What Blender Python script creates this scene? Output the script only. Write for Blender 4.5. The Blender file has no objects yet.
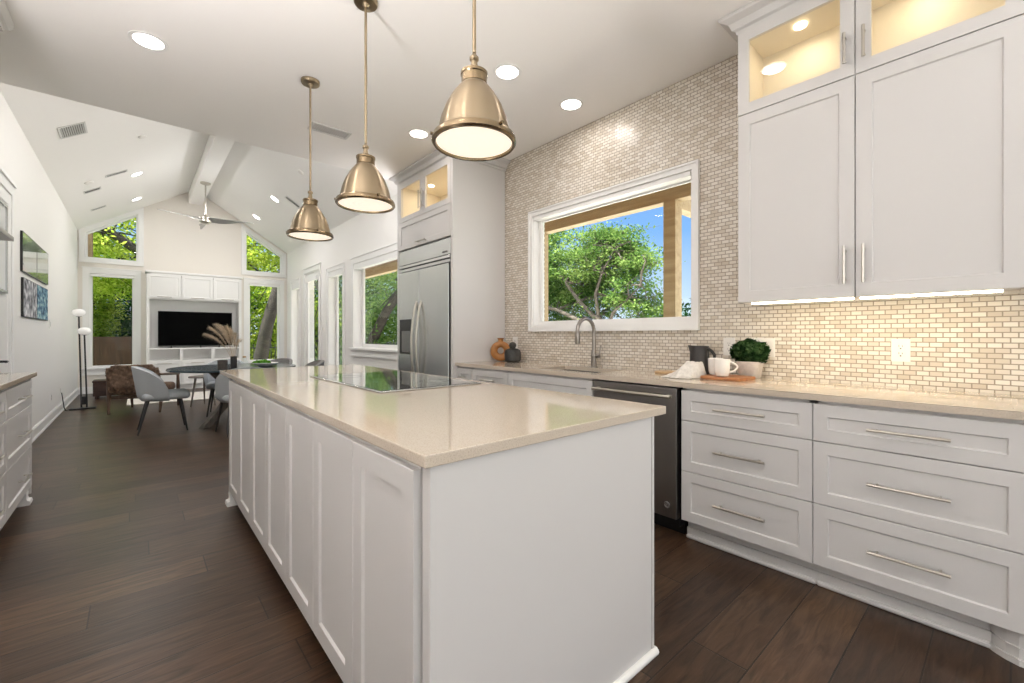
import bpy, bmesh, math, random
import numpy as np
from mathutils import Vector, Matrix
random.seed(7)
PI = math.pi
SC = bpy.context.scene
COL = SC.collection

# ------------------------------------------------------------------ camera
F_PX, CX_VP = 433.0, 136.0
yaw = math.atan2(512 - CX_VP, F_PX)
cd = bpy.data.cameras.new('camera')
cam = bpy.data.objects.new('camera', cd)
COL.objects.link(cam)
cam.location = (0, 0, 1.184)
cam.rotation_euler = (PI / 2, 0, -yaw)
cd.sensor_width = 36
cd.lens = F_PX / 1024 * 36
cd.shift_y = -6.5 / 1024
cd.clip_start = 0.05
cd.clip_end = 300
SC.camera = cam

# ------------------------------------------------------------------ colour management, sky, sun
SC.view_settings.view_transform = 'Standard'
SC.view_settings.look = 'None'
SC.view_settings.exposure = 0.14
SC.view_settings.gamma = 1.0
SC.view_settings.use_curve_mapping = False
SC.cycles.max_bounces = 10
SC.cycles.diffuse_bounces = 6
SC.cycles.glossy_bounces = 5
SC.cycles.transparent_max_bounces = 24
SC.cycles.sample_clamp_indirect = 6.0
SC.cycles.caustics_reflective = False
SC.cycles.caustics_refractive = False

SKY_STRENGTH = 1.15
SUN_STRENGTH = 19.0
REAR_SKY_FILL = 1.8
FILL_POWER = 72.0
CAN_POWER = 2.7
VAULT_POWER = 12.5
WARM = (1.0, 0.93, 0.88)
NEUTRAL = (1.0, 0.975, 0.975)

world = bpy.data.worlds.new('sky')
SC.world = world
world.use_nodes = True
nt = world.node_tree
nt.nodes.clear()
out = nt.nodes.new('ShaderNodeOutputWorld')
bg = nt.nodes.new('ShaderNodeBackground')
tc = nt.nodes.new('ShaderNodeTexCoord')
sep = nt.nodes.new('ShaderNodeSeparateXYZ')
ramp = nt.nodes.new('ShaderNodeValToRGB')
e = ramp.color_ramp.elements
e[0].position = 0.0; e[0].color = (0.74, 0.84, 0.95, 1)
e[1].position = 0.75; e[1].color = (0.07, 0.20, 0.60, 1)
m = ramp.color_ramp.elements.new(0.22); m.color = (0.22, 0.44, 0.86, 1)
noise = nt.nodes.new('ShaderNodeTexNoise'); noise.inputs['Scale'].default_value = 5.0
noise.inputs['Detail'].default_value = 6
mp = nt.nodes.new('ShaderNodeMapping'); mp.inputs['Scale'].default_value = (1, 1, 3.0)
cr = nt.nodes.new('ShaderNodeValToRGB')
cr.color_ramp.elements[0].position = 0.52; cr.color_ramp.elements[0].color = (0, 0, 0, 1)
cr.color_ramp.elements[1].position = 0.72; cr.color_ramp.elements[1].color = (0.8, 0.8, 0.8, 1)
mix = nt.nodes.new('ShaderNodeMixRGB'); mix.inputs[2].default_value = (0.95, 0.96, 1.0, 1)
L = nt.links.new
L(tc.outputs['Generated'], sep.inputs[0]); L(sep.outputs['Z'], ramp.inputs[0])
L(tc.outputs['Generated'], mp.inputs[0]); L(mp.outputs[0], noise.inputs['Vector'])
L(noise.outputs['Fac'], cr.inputs[0]); L(cr.outputs[0], mix.inputs[0])
L(ramp.outputs[0], mix.inputs[1])
# unseen rear half of the sky whitened and brightened as added fill light
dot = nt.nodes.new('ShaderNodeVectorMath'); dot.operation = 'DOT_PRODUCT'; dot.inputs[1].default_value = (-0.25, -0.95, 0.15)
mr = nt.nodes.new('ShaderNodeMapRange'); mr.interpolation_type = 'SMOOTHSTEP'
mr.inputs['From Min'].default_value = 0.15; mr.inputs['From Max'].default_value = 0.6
sky_fill = nt.nodes.new('ShaderNodeMixRGB'); sky_fill.inputs[2].default_value = tuple(REAR_SKY_FILL * c for c in (1.0, 0.97, 1.0)) + (1,)
L(tc.outputs['Generated'], dot.inputs[0]); L(dot.outputs['Value'], mr.inputs['Value']); L(mr.outputs[0], sky_fill.inputs[0])
L(mix.outputs[0], sky_fill.inputs[1]); L(sky_fill.outputs[0], bg.inputs[0])
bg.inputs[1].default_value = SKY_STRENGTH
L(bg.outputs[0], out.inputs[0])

sd = bpy.data.lights.new('sun', 'SUN'); sd.energy = SUN_STRENGTH; sd.angle = 0.01; sd.color = (1, 0.95, 0.86)
sun = bpy.data.objects.new('sun', sd); COL.objects.link(sun)
sun.location = (-20, 5, 30)
sun.rotation_euler = Vector((0.24, -0.05, -1.0)).to_track_quat('-Z', 'Y').to_euler()

# ------------------------------------------------------------------ materials
def new_mat(name):
    m = bpy.data.materials.new(name); m.use_nodes = True
    return m, m.node_tree, m.node_tree.nodes['Principled BSDF']

def mat(name, col, rough=0.5, metal=0.0, noise=0.0, nscale=12, bump=0.0, bscale=200, emit=None, es=0.0, coat=0.0, spec=0.5, aniso=0.0):
    m, t, b = new_mat(name)
    c = tuple(col) + (1,)
    b.inputs['Base Color'].default_value = c
    b.inputs['Roughness'].default_value = rough
    b.inputs['Metallic'].default_value = metal
    b.inputs['Specular IOR Level'].default_value = spec
    b.inputs['Coat Weight'].default_value = coat
    b.inputs['Coat Roughness'].default_value = 0.05
    if aniso:
        b.inputs['Anisotropic'].default_value = aniso
        b.inputs['Anisotropic Rotation'].default_value = 0.25
        tg = t.nodes.new('ShaderNodeTangent'); tg.direction_type = 'RADIAL'; tg.axis = 'Z'
        t.links.new(tg.outputs[0], b.inputs['Tangent'])
    tc = t.nodes.new('ShaderNodeTexCoord')
    if noise:
        n = t.nodes.new('ShaderNodeTexNoise'); n.inputs['Scale'].default_value = nscale; n.inputs['Detail'].default_value = 5
        r = t.nodes.new('ShaderNodeValToRGB')
        r.color_ramp.elements[0].position = 0.3; r.color_ramp.elements[1].position = 0.7
        r.color_ramp.elements[0].color = tuple(max(0, x * (1 - noise)) for x in col) + (1,)
        r.color_ramp.elements[1].color = tuple(min(1, x * (1 + noise)) for x in col) + (1,)
        t.links.new(tc.outputs['Object'], n.inputs['Vector']); t.links.new(n.outputs['Fac'], r.inputs[0])
        t.links.new(r.outputs[0], b.inputs['Base Color'])
    if bump:
        n2 = t.nodes.new('ShaderNodeTexNoise'); n2.inputs['Scale'].default_value = bscale; n2.inputs['Detail'].default_value = 4
        bp = t.nodes.new('ShaderNodeBump'); bp.inputs['Strength'].default_value = bump; bp.inputs['Distance'].default_value = 0.004
        t.links.new(tc.outputs['Object'], n2.inputs['Vector']); t.links.new(n2.outputs['Fac'], bp.inputs['Height'])
        t.links.new(bp.outputs[0], b.inputs['Normal'])
    if emit:
        b.inputs['Emission Color'].default_value = tuple(emit) + (1,)
        b.inputs['Emission Strength'].default_value = es
    return m

def wood_mat(name, dark, light, axis='X', scale=6.0, rough=0.45):
    m, t, b = new_mat(name)
    tc = t.nodes.new('ShaderNodeTexCoord'); mp = t.nodes.new('ShaderNodeMapping')
    st = {'X': (0.12, 1, 1), 'Y': (1, 0.12, 1), 'Z': (1, 1, 0.12)}[axis]
    mp.inputs['Scale'].default_value = tuple(scale * s for s in st)
    n = t.nodes.new('ShaderNodeTexNoise'); n.inputs['Scale'].default_value = 3; n.inputs['Detail'].default_value = 7; n.inputs['Distortion'].default_value = 0.6
    r = t.nodes.new('ShaderNodeValToRGB')
    r.color_ramp.elements[0].position = 0.3; r.color_ramp.elements[1].position = 0.72
    r.color_ramp.elements[0].color = tuple(dark) + (1,); r.color_ramp.elements[1].color = tuple(light) + (1,)
    k = t.links.new
    k(tc.outputs['Object'], mp.inputs[0]); k(mp.outputs[0], n.inputs['Vector']); k(n.outputs['Fac'], r.inputs[0]); k(r.outputs[0], b.inputs['Base Color'])
    b.inputs['Roughness'].default_value = rough
    return m

def floor_mat():
    m, t, b = new_mat('dark_plank_floor')
    k = t.links.new
    tc = t.nodes.new('ShaderNodeTexCoord')
    br = t.nodes.new('ShaderNodeTexBrick')
    br.offset = 0.0; br.offset_frequency = 2
    br.inputs['Color1'].default_value = (0.032, 0.0185, 0.0112, 1)
    br.inputs['Color2'].default_value = (0.070, 0.042, 0.0245, 1)
    br.inputs['Mortar'].default_value = (0.008, 0.005, 0.004, 1)
    br.inputs['Scale'].default_value = 1.0
    br.inputs['Mortar Size'].default_value = 0.0028
    br.inputs['Mortar Smooth'].default_value = 0.1
    br.inputs['Bias'].default_value = 0.0
    br.inputs['Brick Width'].default_value = 1.35
    br.inputs['Row Height'].default_value = 0.203
    # every row of planks starts at its own random offset
    sp = t.nodes.new('ShaderNodeSeparateXYZ'); dv = t.nodes.new('ShaderNodeMath'); dv.operation = 'DIVIDE'; dv.inputs[1].default_value = 0.203
    fl = t.nodes.new('ShaderNodeMath'); fl.operation = 'FLOOR'; wn = t.nodes.new('ShaderNodeTexWhiteNoise'); wn.noise_dimensions = '1D'
    ma = t.nodes.new('ShaderNodeMath'); ma.operation = 'MULTIPLY_ADD'; ma.inputs[1].default_value = 1.35
    cb = t.nodes.new('ShaderNodeCombineXYZ')
    k(tc.outputs['Object'], sp.inputs[0]); k(sp.outputs['Y'], dv.inputs[0]); k(dv.outputs[0], fl.inputs[0]); k(fl.outputs[0], wn.inputs['W'])
    k(wn.outputs['Value'], ma.inputs[0]); k(sp.outputs['X'], ma.inputs[2]); k(ma.outputs[0], cb.inputs['X']); k(sp.outputs['Y'], cb.inputs['Y'])
    k(cb.outputs[0], br.inputs['Vector'])
    mp = t.nodes.new('ShaderNodeMapping'); mp.inputs['Scale'].default_value = (1.1, 9, 1)
    n = t.nodes.new('ShaderNodeTexNoise'); n.inputs['Scale'].default_value = 4; n.inputs['Detail'].default_value = 8; n.inputs['Distortion'].default_value = 1.2
    k(tc.outputs['Object'], mp.inputs[0]); k(mp.outputs[0], n.inputs['Vector'])
    r = t.nodes.new('ShaderNodeValToRGB')
    r.color_ramp.elements[0].position = 0.3; r.color_ramp.elements[0].color = (0.55, 0.5, 0.48, 1)
    r.color_ramp.elements[1].position = 0.72; r.color_ramp.elements[1].color = (1.7, 1.6, 1.5, 1)
    k(n.outputs['Fac'], r.inputs[0])
    mx = t.nodes.new('ShaderNodeMixRGB'); mx.blend_type = 'MULTIPLY'; mx.inputs[0].default_value = 1
    k(br.outputs['Color'], mx.inputs[1]); k(r.outputs[0], mx.inputs[2]); k(mx.outputs[0], b.inputs['Base Color'])
    b.inputs['Roughness'].default_value = 0.33
    b.inputs['Specular IOR Level'].default_value = 0.36
    bp = t.nodes.new('ShaderNodeBump'); bp.inputs['Strength'].default_value = 0.25; bp.inputs['Distance'].default_value = 0.004
    ad = t.nodes.new('ShaderNodeMath'); ad.operation = 'MULTIPLY_ADD'; ad.inputs[1].default_value = -2.0
    k(br.outputs['Fac'], ad.inputs[0]); k(n.outputs['Fac'], ad.inputs[2]); k(ad.outputs[0], bp.inputs['Height']); k(bp.outputs[0], b.inputs['Normal'])
    return m

def tile_mat():
    m, t, b = new_mat('small_brick_mosaic_tile')
    k = t.links.new
    tc = t.nodes.new('ShaderNodeTexCoord'); sp = t.nodes.new('ShaderNodeSeparateXYZ'); cb = t.nodes.new('ShaderNodeCombineXYZ')
    k(tc.outputs['Object'], sp.inputs[0]); k(sp.outputs['Y'], cb.inputs['X']); k(sp.outputs['Z'], cb.inputs['Y'])
    br = t.nodes.new('ShaderNodeTexBrick'); br.offset = 0.5
    br.inputs['Color1'].default_value = (0.74, 0.69, 0.62, 1)
    br.inputs['Color2'].default_value = (0.50, 0.42, 0.32, 1)
    br.inputs['Mortar'].default_value = (0.30, 0.255, 0.20, 1)
    br.inputs['Scale'].default_value = 1.0
    br.inputs['Mortar Size'].default_value = 0.0026
    br.inputs['Mortar Smooth'].default_value = 0.15
    br.inputs['Bias'].default_value = -0.25
    br.inputs['Brick Width'].default_value = 0.0485
    br.inputs['Row Height'].default_value = 0.0242
    k(cb.outputs[0], br.inputs['Vector']); k(br.outputs['Color'], b.inputs['Base Color'])
    b.inputs['Roughness'].default_value = 0.3
    bp = t.nodes.new('ShaderNodeBump'); bp.inputs['Strength'].default_value = 0.5; bp.inputs['Distance'].default_value = 0.002; bp.invert = True
    k(br.outputs['Fac'], bp.inputs['Height']); k(bp.outputs[0], b.inputs['Normal'])
    return m

def quartz_mat():
    m, t, b = new_mat('cream_quartz')
    k = t.links.new
    tc = t.nodes.new('ShaderNodeTexCoord')
    n = t.nodes.new('ShaderNodeTexNoise'); n.inputs['Scale'].default_value = 260; n.inputs['Detail'].default_value = 3
    r = t.nodes.new('ShaderNodeValToRGB')
    r.color_ramp.elements[0].position = 0.30; r.color_ramp.elements[0].color = (0.44, 0.37, 0.295, 1)
    r.color_ramp.elements[1].position = 0.52; r.color_ramp.elements[1].color = (0.565, 0.49, 0.40, 1)
    k(tc.outputs['Object'], n.inputs['Vector']); k(n.outputs['Fac'], r.inputs[0]); k(r.outputs[0], b.inputs['Base Color'])
    b.inputs['Roughness'].default_value = 0.06
    b.inputs['Specular IOR Level'].default_value = 0.55
    return m

def glass_mat(name, tint=(1, 1, 1), ior=1.5, rough=0.0, coat=1.0):
    m = bpy.data.materials.new(name); m.use_nodes = True; t = m.node_tree; t.nodes.clear()
    o = t.nodes.new('ShaderNodeOutputMaterial'); tr = t.nodes.new('ShaderNodeBsdfTransparent'); gl = t.nodes.new('ShaderNodeBsdfGlossy')
    tr.inputs[0].default_value = tuple(tint) + (1,); gl.inputs['Roughness'].default_value = rough
    lw = t.nodes.new('ShaderNodeLayerWeight'); pw = t.nodes.new('ShaderNodeMath'); pw.operation = 'POWER'; pw.inputs[1].default_value = 5.0
    fr = t.nodes.new('ShaderNodeMath'); fr.operation = 'MULTIPLY_ADD'; f0 = ((ior - 1) / (ior + 1)) ** 2; fr.inputs[1].default_value = .5; fr.inputs[2].default_value = f0 * coat; mx = t.nodes.new('ShaderNodeMixShader')
    t.links.new(lw.outputs['Facing'], pw.inputs[0]); t.links.new(pw.outputs[0], fr.inputs[0])
    t.links.new(fr.outputs[0], mx.inputs[0]); t.links.new(tr.outputs[0], mx.inputs[1]); t.links.new(gl.outputs[0], mx.inputs[2]); t.links.new(mx.outputs[0], o.inputs[0])
    return m

def leaf_mat(name, a, b_, c, trans=0.45, scale=0.9):
    m = bpy.data.materials.new(name); m.use_nodes = True; t = m.node_tree; t.nodes.clear(); k = t.links.new
    o = t.nodes.new('ShaderNodeOutputMaterial')
    tc = t.nodes.new('ShaderNodeTexCoord'); n = t.nodes.new('ShaderNodeTexNoise'); n.inputs['Scale'].default_value = scale; n.inputs['Detail'].default_value = 3
    g = t.nodes.new('ShaderNodeNewGeometry'); ad = t.nodes.new('ShaderNodeMath'); ad.operation = 'MULTIPLY_ADD'; ad.inputs[1].default_value = 0.35
    k(tc.outputs['Object'], n.inputs['Vector']); k(g.outputs['Random Per Island'], ad.inputs[0]); k(n.outputs['Fac'], ad.inputs[2])
    r = t.nodes.new('ShaderNodeValToRGB')
    r.color_ramp.elements[0].position = 0.42; r.color_ramp.elements[0].color = tuple(a) + (1,)
    r.color_ramp.elements[1].position = 0.9; r.color_ramp.elements[1].color = tuple(c) + (1,)
    q = r.color_ramp.elements.new(0.66); q.color = tuple(b_) + (1,)
    k(ad.outputs[0], r.inputs[0])
    df = t.nodes.new('ShaderNodeBsdfDiffuse'); tl = t.nodes.new('ShaderNodeBsdfTranslucent'); mx = t.nodes.new('ShaderNodeMixShader'); mx.inputs[0].default_value = trans
    k(r.outputs[0], df.inputs[0]); k(r.outputs[0], tl.inputs[0]); k(df.outputs[0], mx.inputs[1]); k(tl.outputs[0], mx.inputs[2]); k(mx.outputs[0], o.inputs[0])
    return m

def art_mat(name, stops, scale, stretch=(1, 1, 1), detail=8, gloss=1.0):
    m, t, b = new_mat(name); k = t.links.new
    tc = t.nodes.new('ShaderNodeTexCoord'); mp = t.nodes.new('ShaderNodeMapping'); mp.inputs['Scale'].default_value = stretch
    n = t.nodes.new('ShaderNodeTexNoise'); n.inputs['Scale'].default_value = scale; n.inputs['Detail'].default_value = detail
    r = t.nodes.new('ShaderNodeValToRGB'); r.color_ramp.interpolation = 'LINEAR'
    els = r.color_ramp.elements
    els[0].position, els[0].color = stops[0][0], stops[0][1] + (1,)
    els[1].position, els[1].color = stops[-1][0], stops[-1][1] + (1,)
    for p, c in stops[1:-1]:
        q = els.new(p); q.color = c + (1,)
    k(tc.outputs['Object'], mp.inputs[0]); k(mp.outputs[0], n.inputs['Vector']); k(n.outputs['Fac'], r.inputs[0]); k(r.outputs[0], b.inputs['Base Color'])
    b.inputs['Roughness'].default_value = 0.06 if gloss else .6; b.inputs['Specular IOR Level'].default_value = .5 if gloss else .1; b.inputs['Coat Weight'].default_value = gloss * .3; b.inputs['Coat Roughness'].default_value = 0.02
    return m

M = {}
M['wall'] = mat('white_wall_paint', (0.84, 0.825, 0.80), 0.6, bump=0.05, bscale=300)
M['beigewall'] = mat('warm_beige_wall_paint', (0.78, 0.74, 0.68), 0.6, bump=0.05, bscale=300)
M['ceil'] = mat('white_ceiling_paint', (0.90, 0.885, 0.865), 0.7, bump=0.05, bscale=250)
M['trim'] = mat('white_trim_paint', (0.84, 0.835, 0.82), 0.35)
M['cab'] = mat('white_cabinet_lacquer', (0.625, 0.61, 0.60), 0.38)
M['cream'] = mat('cream_cabinet_interior', (0.80, 0.74, 0.63), 0.5)
M['floor'] = floor_mat()
M['tile'] = tile_mat()
M['quartz'] = quartz_mat()
M['glass'] = glass_mat('coated_window_glass', (0.97, 0.99, 0.98), coat=.12)
M['cabglass'] = glass_mat('cabinet_glass', (0.99, 0.99, 0.98), coat=.7)
M['tabglass'] = glass_mat('tinted_table_glass', (0.45, 0.55, 0.58), 1.55)
M['steel'] = mat('brushed_stainless', (0.56, 0.565, 0.56), 0.27, 1.0, noise=0.04, nscale=3)
M['darksteel'] = mat('dark_stainless', (0.30, 0.285, 0.275), 0.33, 1.0)
M['nickel'] = mat('satin_nickel', (0.50, 0.47, 0.42), 0.28, 1.0)
M['brass'] = mat('brushed_antique_nickel', (0.36, 0.285, 0.19), 0.34, 1.0, aniso=0.9)
M['brassrim'] = mat('dark_antique_brass', (0.24, 0.18, 0.11), 0.24, 1.0)
M['black'] = mat('black_plastic', (0.01, 0.01, 0.01), 0.35)
M['blackmetal'] = mat('black_metal', (0.012, 0.012, 0.013), 0.4)
M['blackglass'] = mat('black_ceramic_glass', (0.012, 0.010, 0.009), 0.03, coat=1.0, spec=0.9)
M['burner'] = mat('faint_burner_print', (0.03, 0.028, 0.026), 0.1, spec=.9)
M['gunmetal'] = mat('brushed_gunmetal', (0.30, 0.275, 0.25), 0.32, 1.0)
M['screen'] = mat('tv_screen', (0.0015, 0.0015, 0.0015), 0.35, spec=0.03)
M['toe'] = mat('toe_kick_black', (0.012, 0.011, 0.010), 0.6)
M['white'] = mat('white_ceramic', (0.83, 0.81, 0.78), 0.25)
M['plate'] = mat('white_plastic', (0.80, 0.78, 0.75), 0.35)
M['slot'] = mat('dark_slot', (0.05, 0.045, 0.04), 0.6)
M['amber'] = mat('amber_ceramic', (0.36, 0.15, 0.035), 0.3, noise=0.25, nscale=18)
M['charcoal'] = mat('charcoal_stoneware', (0.030, 0.030, 0.028), 0.55, noise=0.5, nscale=30, bump=0.3, bscale=60)
M['pitch'] = mat('matte_black_ceramic', (0.028, 0.025, 0.024), 0.45)
M['board'] = wood_mat('acacia_wood', (0.20, 0.065, 0.02), (0.46, 0.19, 0.06), 'Y', 14, 0.4)
M['tan'] = wood_mat('pale_wood', (0.42, 0.27, 0.14), (0.60, 0.42, 0.24), 'Y', 10, 0.5)
M['linen'] = mat('white_linen', (0.66, 0.63, 0.59), 0.9, noise=0.1, nscale=60, bump=0.4, bscale=400)
M['pot'] = mat('pale_concrete', (0.62, 0.57, 0.53), 0.8, noise=0.1, nscale=40, bump=0.3, bscale=150)
M['soil'] = mat('potting_soil', (0.03, 0.02, 0.012), 0.95)
M['boxleaf'] = leaf_mat('potted_leaf', (0.008, 0.022, 0.008), (0.022, 0.055, 0.018), (0.075, 0.13, 0.05), 0.15, 30)
M['fabric'] = mat('grey_chair_fabric', (0.42, 0.445, 0.465), 0.85, bump=0.3, bscale=500)
M['fabric2'] = mat('speckled_grey_fabric', (0.20, 0.195, 0.19), 0.9, noise=0.5, nscale=90)
M['fur'] = mat('brown_fur', (0.21, 0.135, 0.09), 0.95, noise=0.55, nscale=22)
M['brownfab'] = mat('brown_cushion_fabric', (0.17, 0.10, 0.065), 0.9, noise=0.35, nscale=30)
M['walnut'] = wood_mat('walnut', (0.055, 0.03, 0.018), (0.15, 0.09, 0.055), 'Z', 12, 0.45)
M['ashwood'] = wood_mat('weathered_wood', (0.10, 0.085, 0.07), (0.23, 0.20, 0.17), 'Z', 10, 0.5)
M['darkwood'] = wood_mat('dark_brown_wood', (0.025, 0.012, 0.008), (0.07, 0.034, 0.022), 'X', 8, 0.5)
M['rug'] = mat('cream_rug', (0.72, 0.68, 0.62), 0.95, noise=0.12, nscale=30, bump=0.5, bscale=120)
M['globe'] = mat('white_opal_globe', (0.85, 0.84, 0.82), 0.2, emit=(1, 0.97, 0.93), es=0.15)
M['can'] = mat('can_lens', (1, 1, 1), 0.5, emit=WARM, es=9.0)
M['vcan'] = mat('vault_can_lens', (1, 1, 1), 0.5, emit=NEUTRAL, es=9.0)
M['diff'] = mat('pendant_diffuser', (0.45, 0.42, 0.37), 0.4, emit=(1.0, 0.88, 0.72), es=0.85)
M['strip'] = mat('led_strip', (1, 1, 1), 0.5, emit=(1.0, 0.86, 0.60), es=14.0)
M['puck'] = mat('puck_lens', (1, 1, 1), 0.5, emit=(1.0, 0.84, 0.55), es=14.0)
M['ventgrey'] = mat('vent_enamel', (0.66, 0.655, 0.64), 0.5)
M['ventmid'] = mat('vent_inside_grey', (0.42, 0.415, 0.41), 0.8)
M['ventdark'] = mat('vent_inside', (0.10, 0.10, 0.10), 0.8)
M['fanblade'] = mat('silver_blade', (0.42, 0.415, 0.40), 0.4, 0.6)
M['pampas'] = mat('pampas_grass', (0.60, 0.49, 0.36), 0.9, noise=0.25, nscale=40)
M['green'] = leaf_mat('salad_green', (0.03, 0.11, 0.015), (0.09, 0.28, 0.03), (0.25, 0.5, 0.08), 0.3, 40)
M['fence'] = wood_mat('brown_fence_board', (0.034, 0.012, 0.006), (0.08, 0.030, 0.015), 'Z', 5, 0.7)
M['iron'] = mat('dark_iron', (0.03, 0.035, 0.035), 0.6)
M['porch'] = wood_mat('tan_pine', (0.36, 0.26, 0.135), (0.52, 0.40, 0.235), 'Y', 5, 0.6)  # tan is the pine's own colour
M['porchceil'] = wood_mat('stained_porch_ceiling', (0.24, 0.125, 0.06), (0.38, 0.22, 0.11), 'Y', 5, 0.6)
M['bark'] = mat('tree_bark', (0.035, 0.029, 0.024), 0.9, noise=0.5, nscale=8, bump=0.8, bscale=25)
M['barklight'] = mat('pale_oak_bark', (0.105, 0.088, 0.072), 0.9, noise=0.4, nscale=6, bump=0.6, bscale=20)
M['patio'] = mat('pale_concrete_paving', (.78, .75, .70), .85, noise=.06, nscale=2)
M['paver'] = mat('grey_paving', (.36, .355, .36), .85, noise=.1, nscale=2)
M['lawn'] = mat('lawn', (0.06, 0.13, 0.03), 0.95, noise=0.4, nscale=3)
M['leafA'] = leaf_mat('oak_leaf', (0.045, 0.105, 0.025), (0.125, 0.225, 0.055), (0.29, 0.40, 0.12), 0.4, 0.8)
M['leafB'] = leaf_mat('yellow_green_leaf', (0.12, 0.22, 0.024), (0.30, 0.41, 0.05), (0.60, 0.66, 0.13), 0.55, 0.9)
M['leafC'] = leaf_mat('deep_green_leaf', (0.005, 0.022, 0.006), (0.016, 0.060, 0.014), (0.05, 0.13, 0.03), 0.3, 0.9)

# ------------------------------------------------------------------ mesh helpers
ORG = {}
class MB:
    """collects shapes and links them as one mesh object"""
    def __init__(s): s.v = []; s.f = []
    def add(s, vs, fs):
        o = len(s.v); s.v += [tuple(p) for p in vs]; s.f += [tuple(i + o for i in f) for f in fs]; return s
    def box(s, x0, x1, y0, y1, z0, z1, bev=0.0, seg=1):
        x0, x1 = sorted((x0, x1)); y0, y1 = sorted((y0, y1)); z0, z1 = sorted((z0, z1))
        if bev <= 0:
            vs = [(x, y, z) for x in (x0, x1) for y in (y0, y1) for z in (z0, z1)]
            return s.add(vs, [(0, 1, 3, 2), (4, 6, 7, 5), (0, 4, 5, 1), (2, 3, 7, 6), (0, 2, 6, 4), (1, 5, 7, 3)])
        bm = bmesh.new(); bmesh.ops.create_cube(bm, size=1)
        for v in bm.verts:
            v.co = ((x0 + x1) / 2 + v.co.x * (x1 - x0), (y0 + y1) / 2 + v.co.y * (y1 - y0), (z0 + z1) / 2 + v.co.z * (z1 - z0))
        bmesh.ops.bevel(bm, geom=bm.edges[:], offset=bev, segments=seg, profile=0.5, affect='EDGES', clamp_overlap=True)
        return s.bm(bm)
    def bm(s, bm, T=None):
        bm.verts.index_update()
        vs = [(T @ v.co if T else v.co.copy()) for v in bm.verts]
        fs = [[v.index for v in f.verts] for f in bm.faces]
        bm.free(); return s.add(vs, fs)
    def prism(s, pts, P, d0, d1):
        n = len(pts)
        vs = [P(a, b, d0) for a, b in pts] + [P(a, b, d1) for a, b in pts]
        fs = [tuple(range(n)), tuple(range(2 * n - 1, n - 1, -1))] + [(i, (i + 1) % n, (i + 1) % n + n, i + n) for i in range(n)]
        return s.add(vs, fs)
    def ring(s, outer, inner, P, d0, d1):
        n = len(outer)
        vs = [P(a, b, d0) for a, b in outer] + [P(a, b, d0) for a, b in inner] + [P(a, b, d1) for a, b in outer] + [P(a, b, d1) for a, b in inner]
        fs = []
        for i in range(n):
            j = (i + 1) % n
            fs += [(i, j, n + j, n + i), (2 * n + i, 3 * n + i, 3 * n + j, 2 * n + j), (i, 2 * n + i, 2 * n + j, j), (n + i, n + j, 3 * n + j, 3 * n + i)]
        return s.add(vs, fs)
    def shaker(s, P, a0, a1, b0, b1, t=0.02, rail=0.06, rec=0.008, bv=0.004):
        """door or drawer front with a recessed panel; P(a, b, depth)"""
        def q(da, d): return [P(a0 + da, b0 + da, d), P(a1 - da, b0 + da, d), P(a1 - da, b1 - da, d), P(a0 + da, b1 - da, d)]
        e = 0.0015
        rings = [q(0, 0), q(0, t - e), q(e, t), q(rail, t), q(rail + bv, t - rec)]
        vs = [p for r in rings for p in r]; fs = [(3, 2, 1, 0)]
        for k in range(len(rings) - 1):
            for i in range(4):
                j = (i + 1) % 4; fs.append((4 * k + i, 4 * k + j, 4 * k + 4 + j, 4 * k + 4 + i))
        fs.append(tuple(4 * (len(rings) - 1) + i for i in range(4)))
        return s.add(vs, fs)
    def lathe(s, prof, c=(0, 0, 0), seg=32, caps=True, axis='Z', sx=1, sy=1):
        vs = []; n = len(prof)
        for r, z in prof:
            for k in range(seg):
                a = 2 * PI * k / seg; x, y = r * math.cos(a) * sx, r * math.sin(a) * sy
                p = {'Z': (x, y, z), 'X': (z, x, y), 'Y': (x, z, y)}[axis]
                vs.append((c[0] + p[0], c[1] + p[1], c[2] + p[2]))
        fs = [(i * seg + k, i * seg + (k + 1) % seg, (i + 1) * seg + (k + 1) % seg, (i + 1) * seg + k) for i in range(n - 1) for k in range(seg)]
        if caps: fs += [tuple(range(seg))[::-1], tuple(range((n - 1) * seg, n * seg))]
        return s.add(vs, fs)
    def tube(s, pts, r, seg=8, caps=True, flat=None):
        pts = [Vector(p) for p in pts]; n = len(pts); rs = r if isinstance(r, (list, tuple)) else [r] * n
        vs = []; prev = None
        for i, p in enumerate(pts):
            d = (pts[min(i + 1, n - 1)] - pts[max(i - 1, 0)]).normalized()
            if prev is None:
                u = d.cross(Vector((0, 0, 1)) if abs(d.z) < 0.9 else Vector((1, 0, 0))).normalized()
            else:
                u = (prev - d * prev.dot(d)).normalized()
            w = d.cross(u); prev = u
            for k in range(seg):
                a = 2 * PI * k / seg; vs.append(p + (u * math.cos(a) + w * math.sin(a)) * rs[i])
        fs = [(i * seg + k, i * seg + (k + 1) % seg, (i + 1) * seg + (k + 1) % seg, (i + 1) * seg + k) for i in range(n - 1) for k in range(seg)]
        if caps: fs += [tuple(range(seg))[::-1], tuple(range((n - 1) * seg, n * seg))]
        return s.add(vs, fs)
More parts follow.
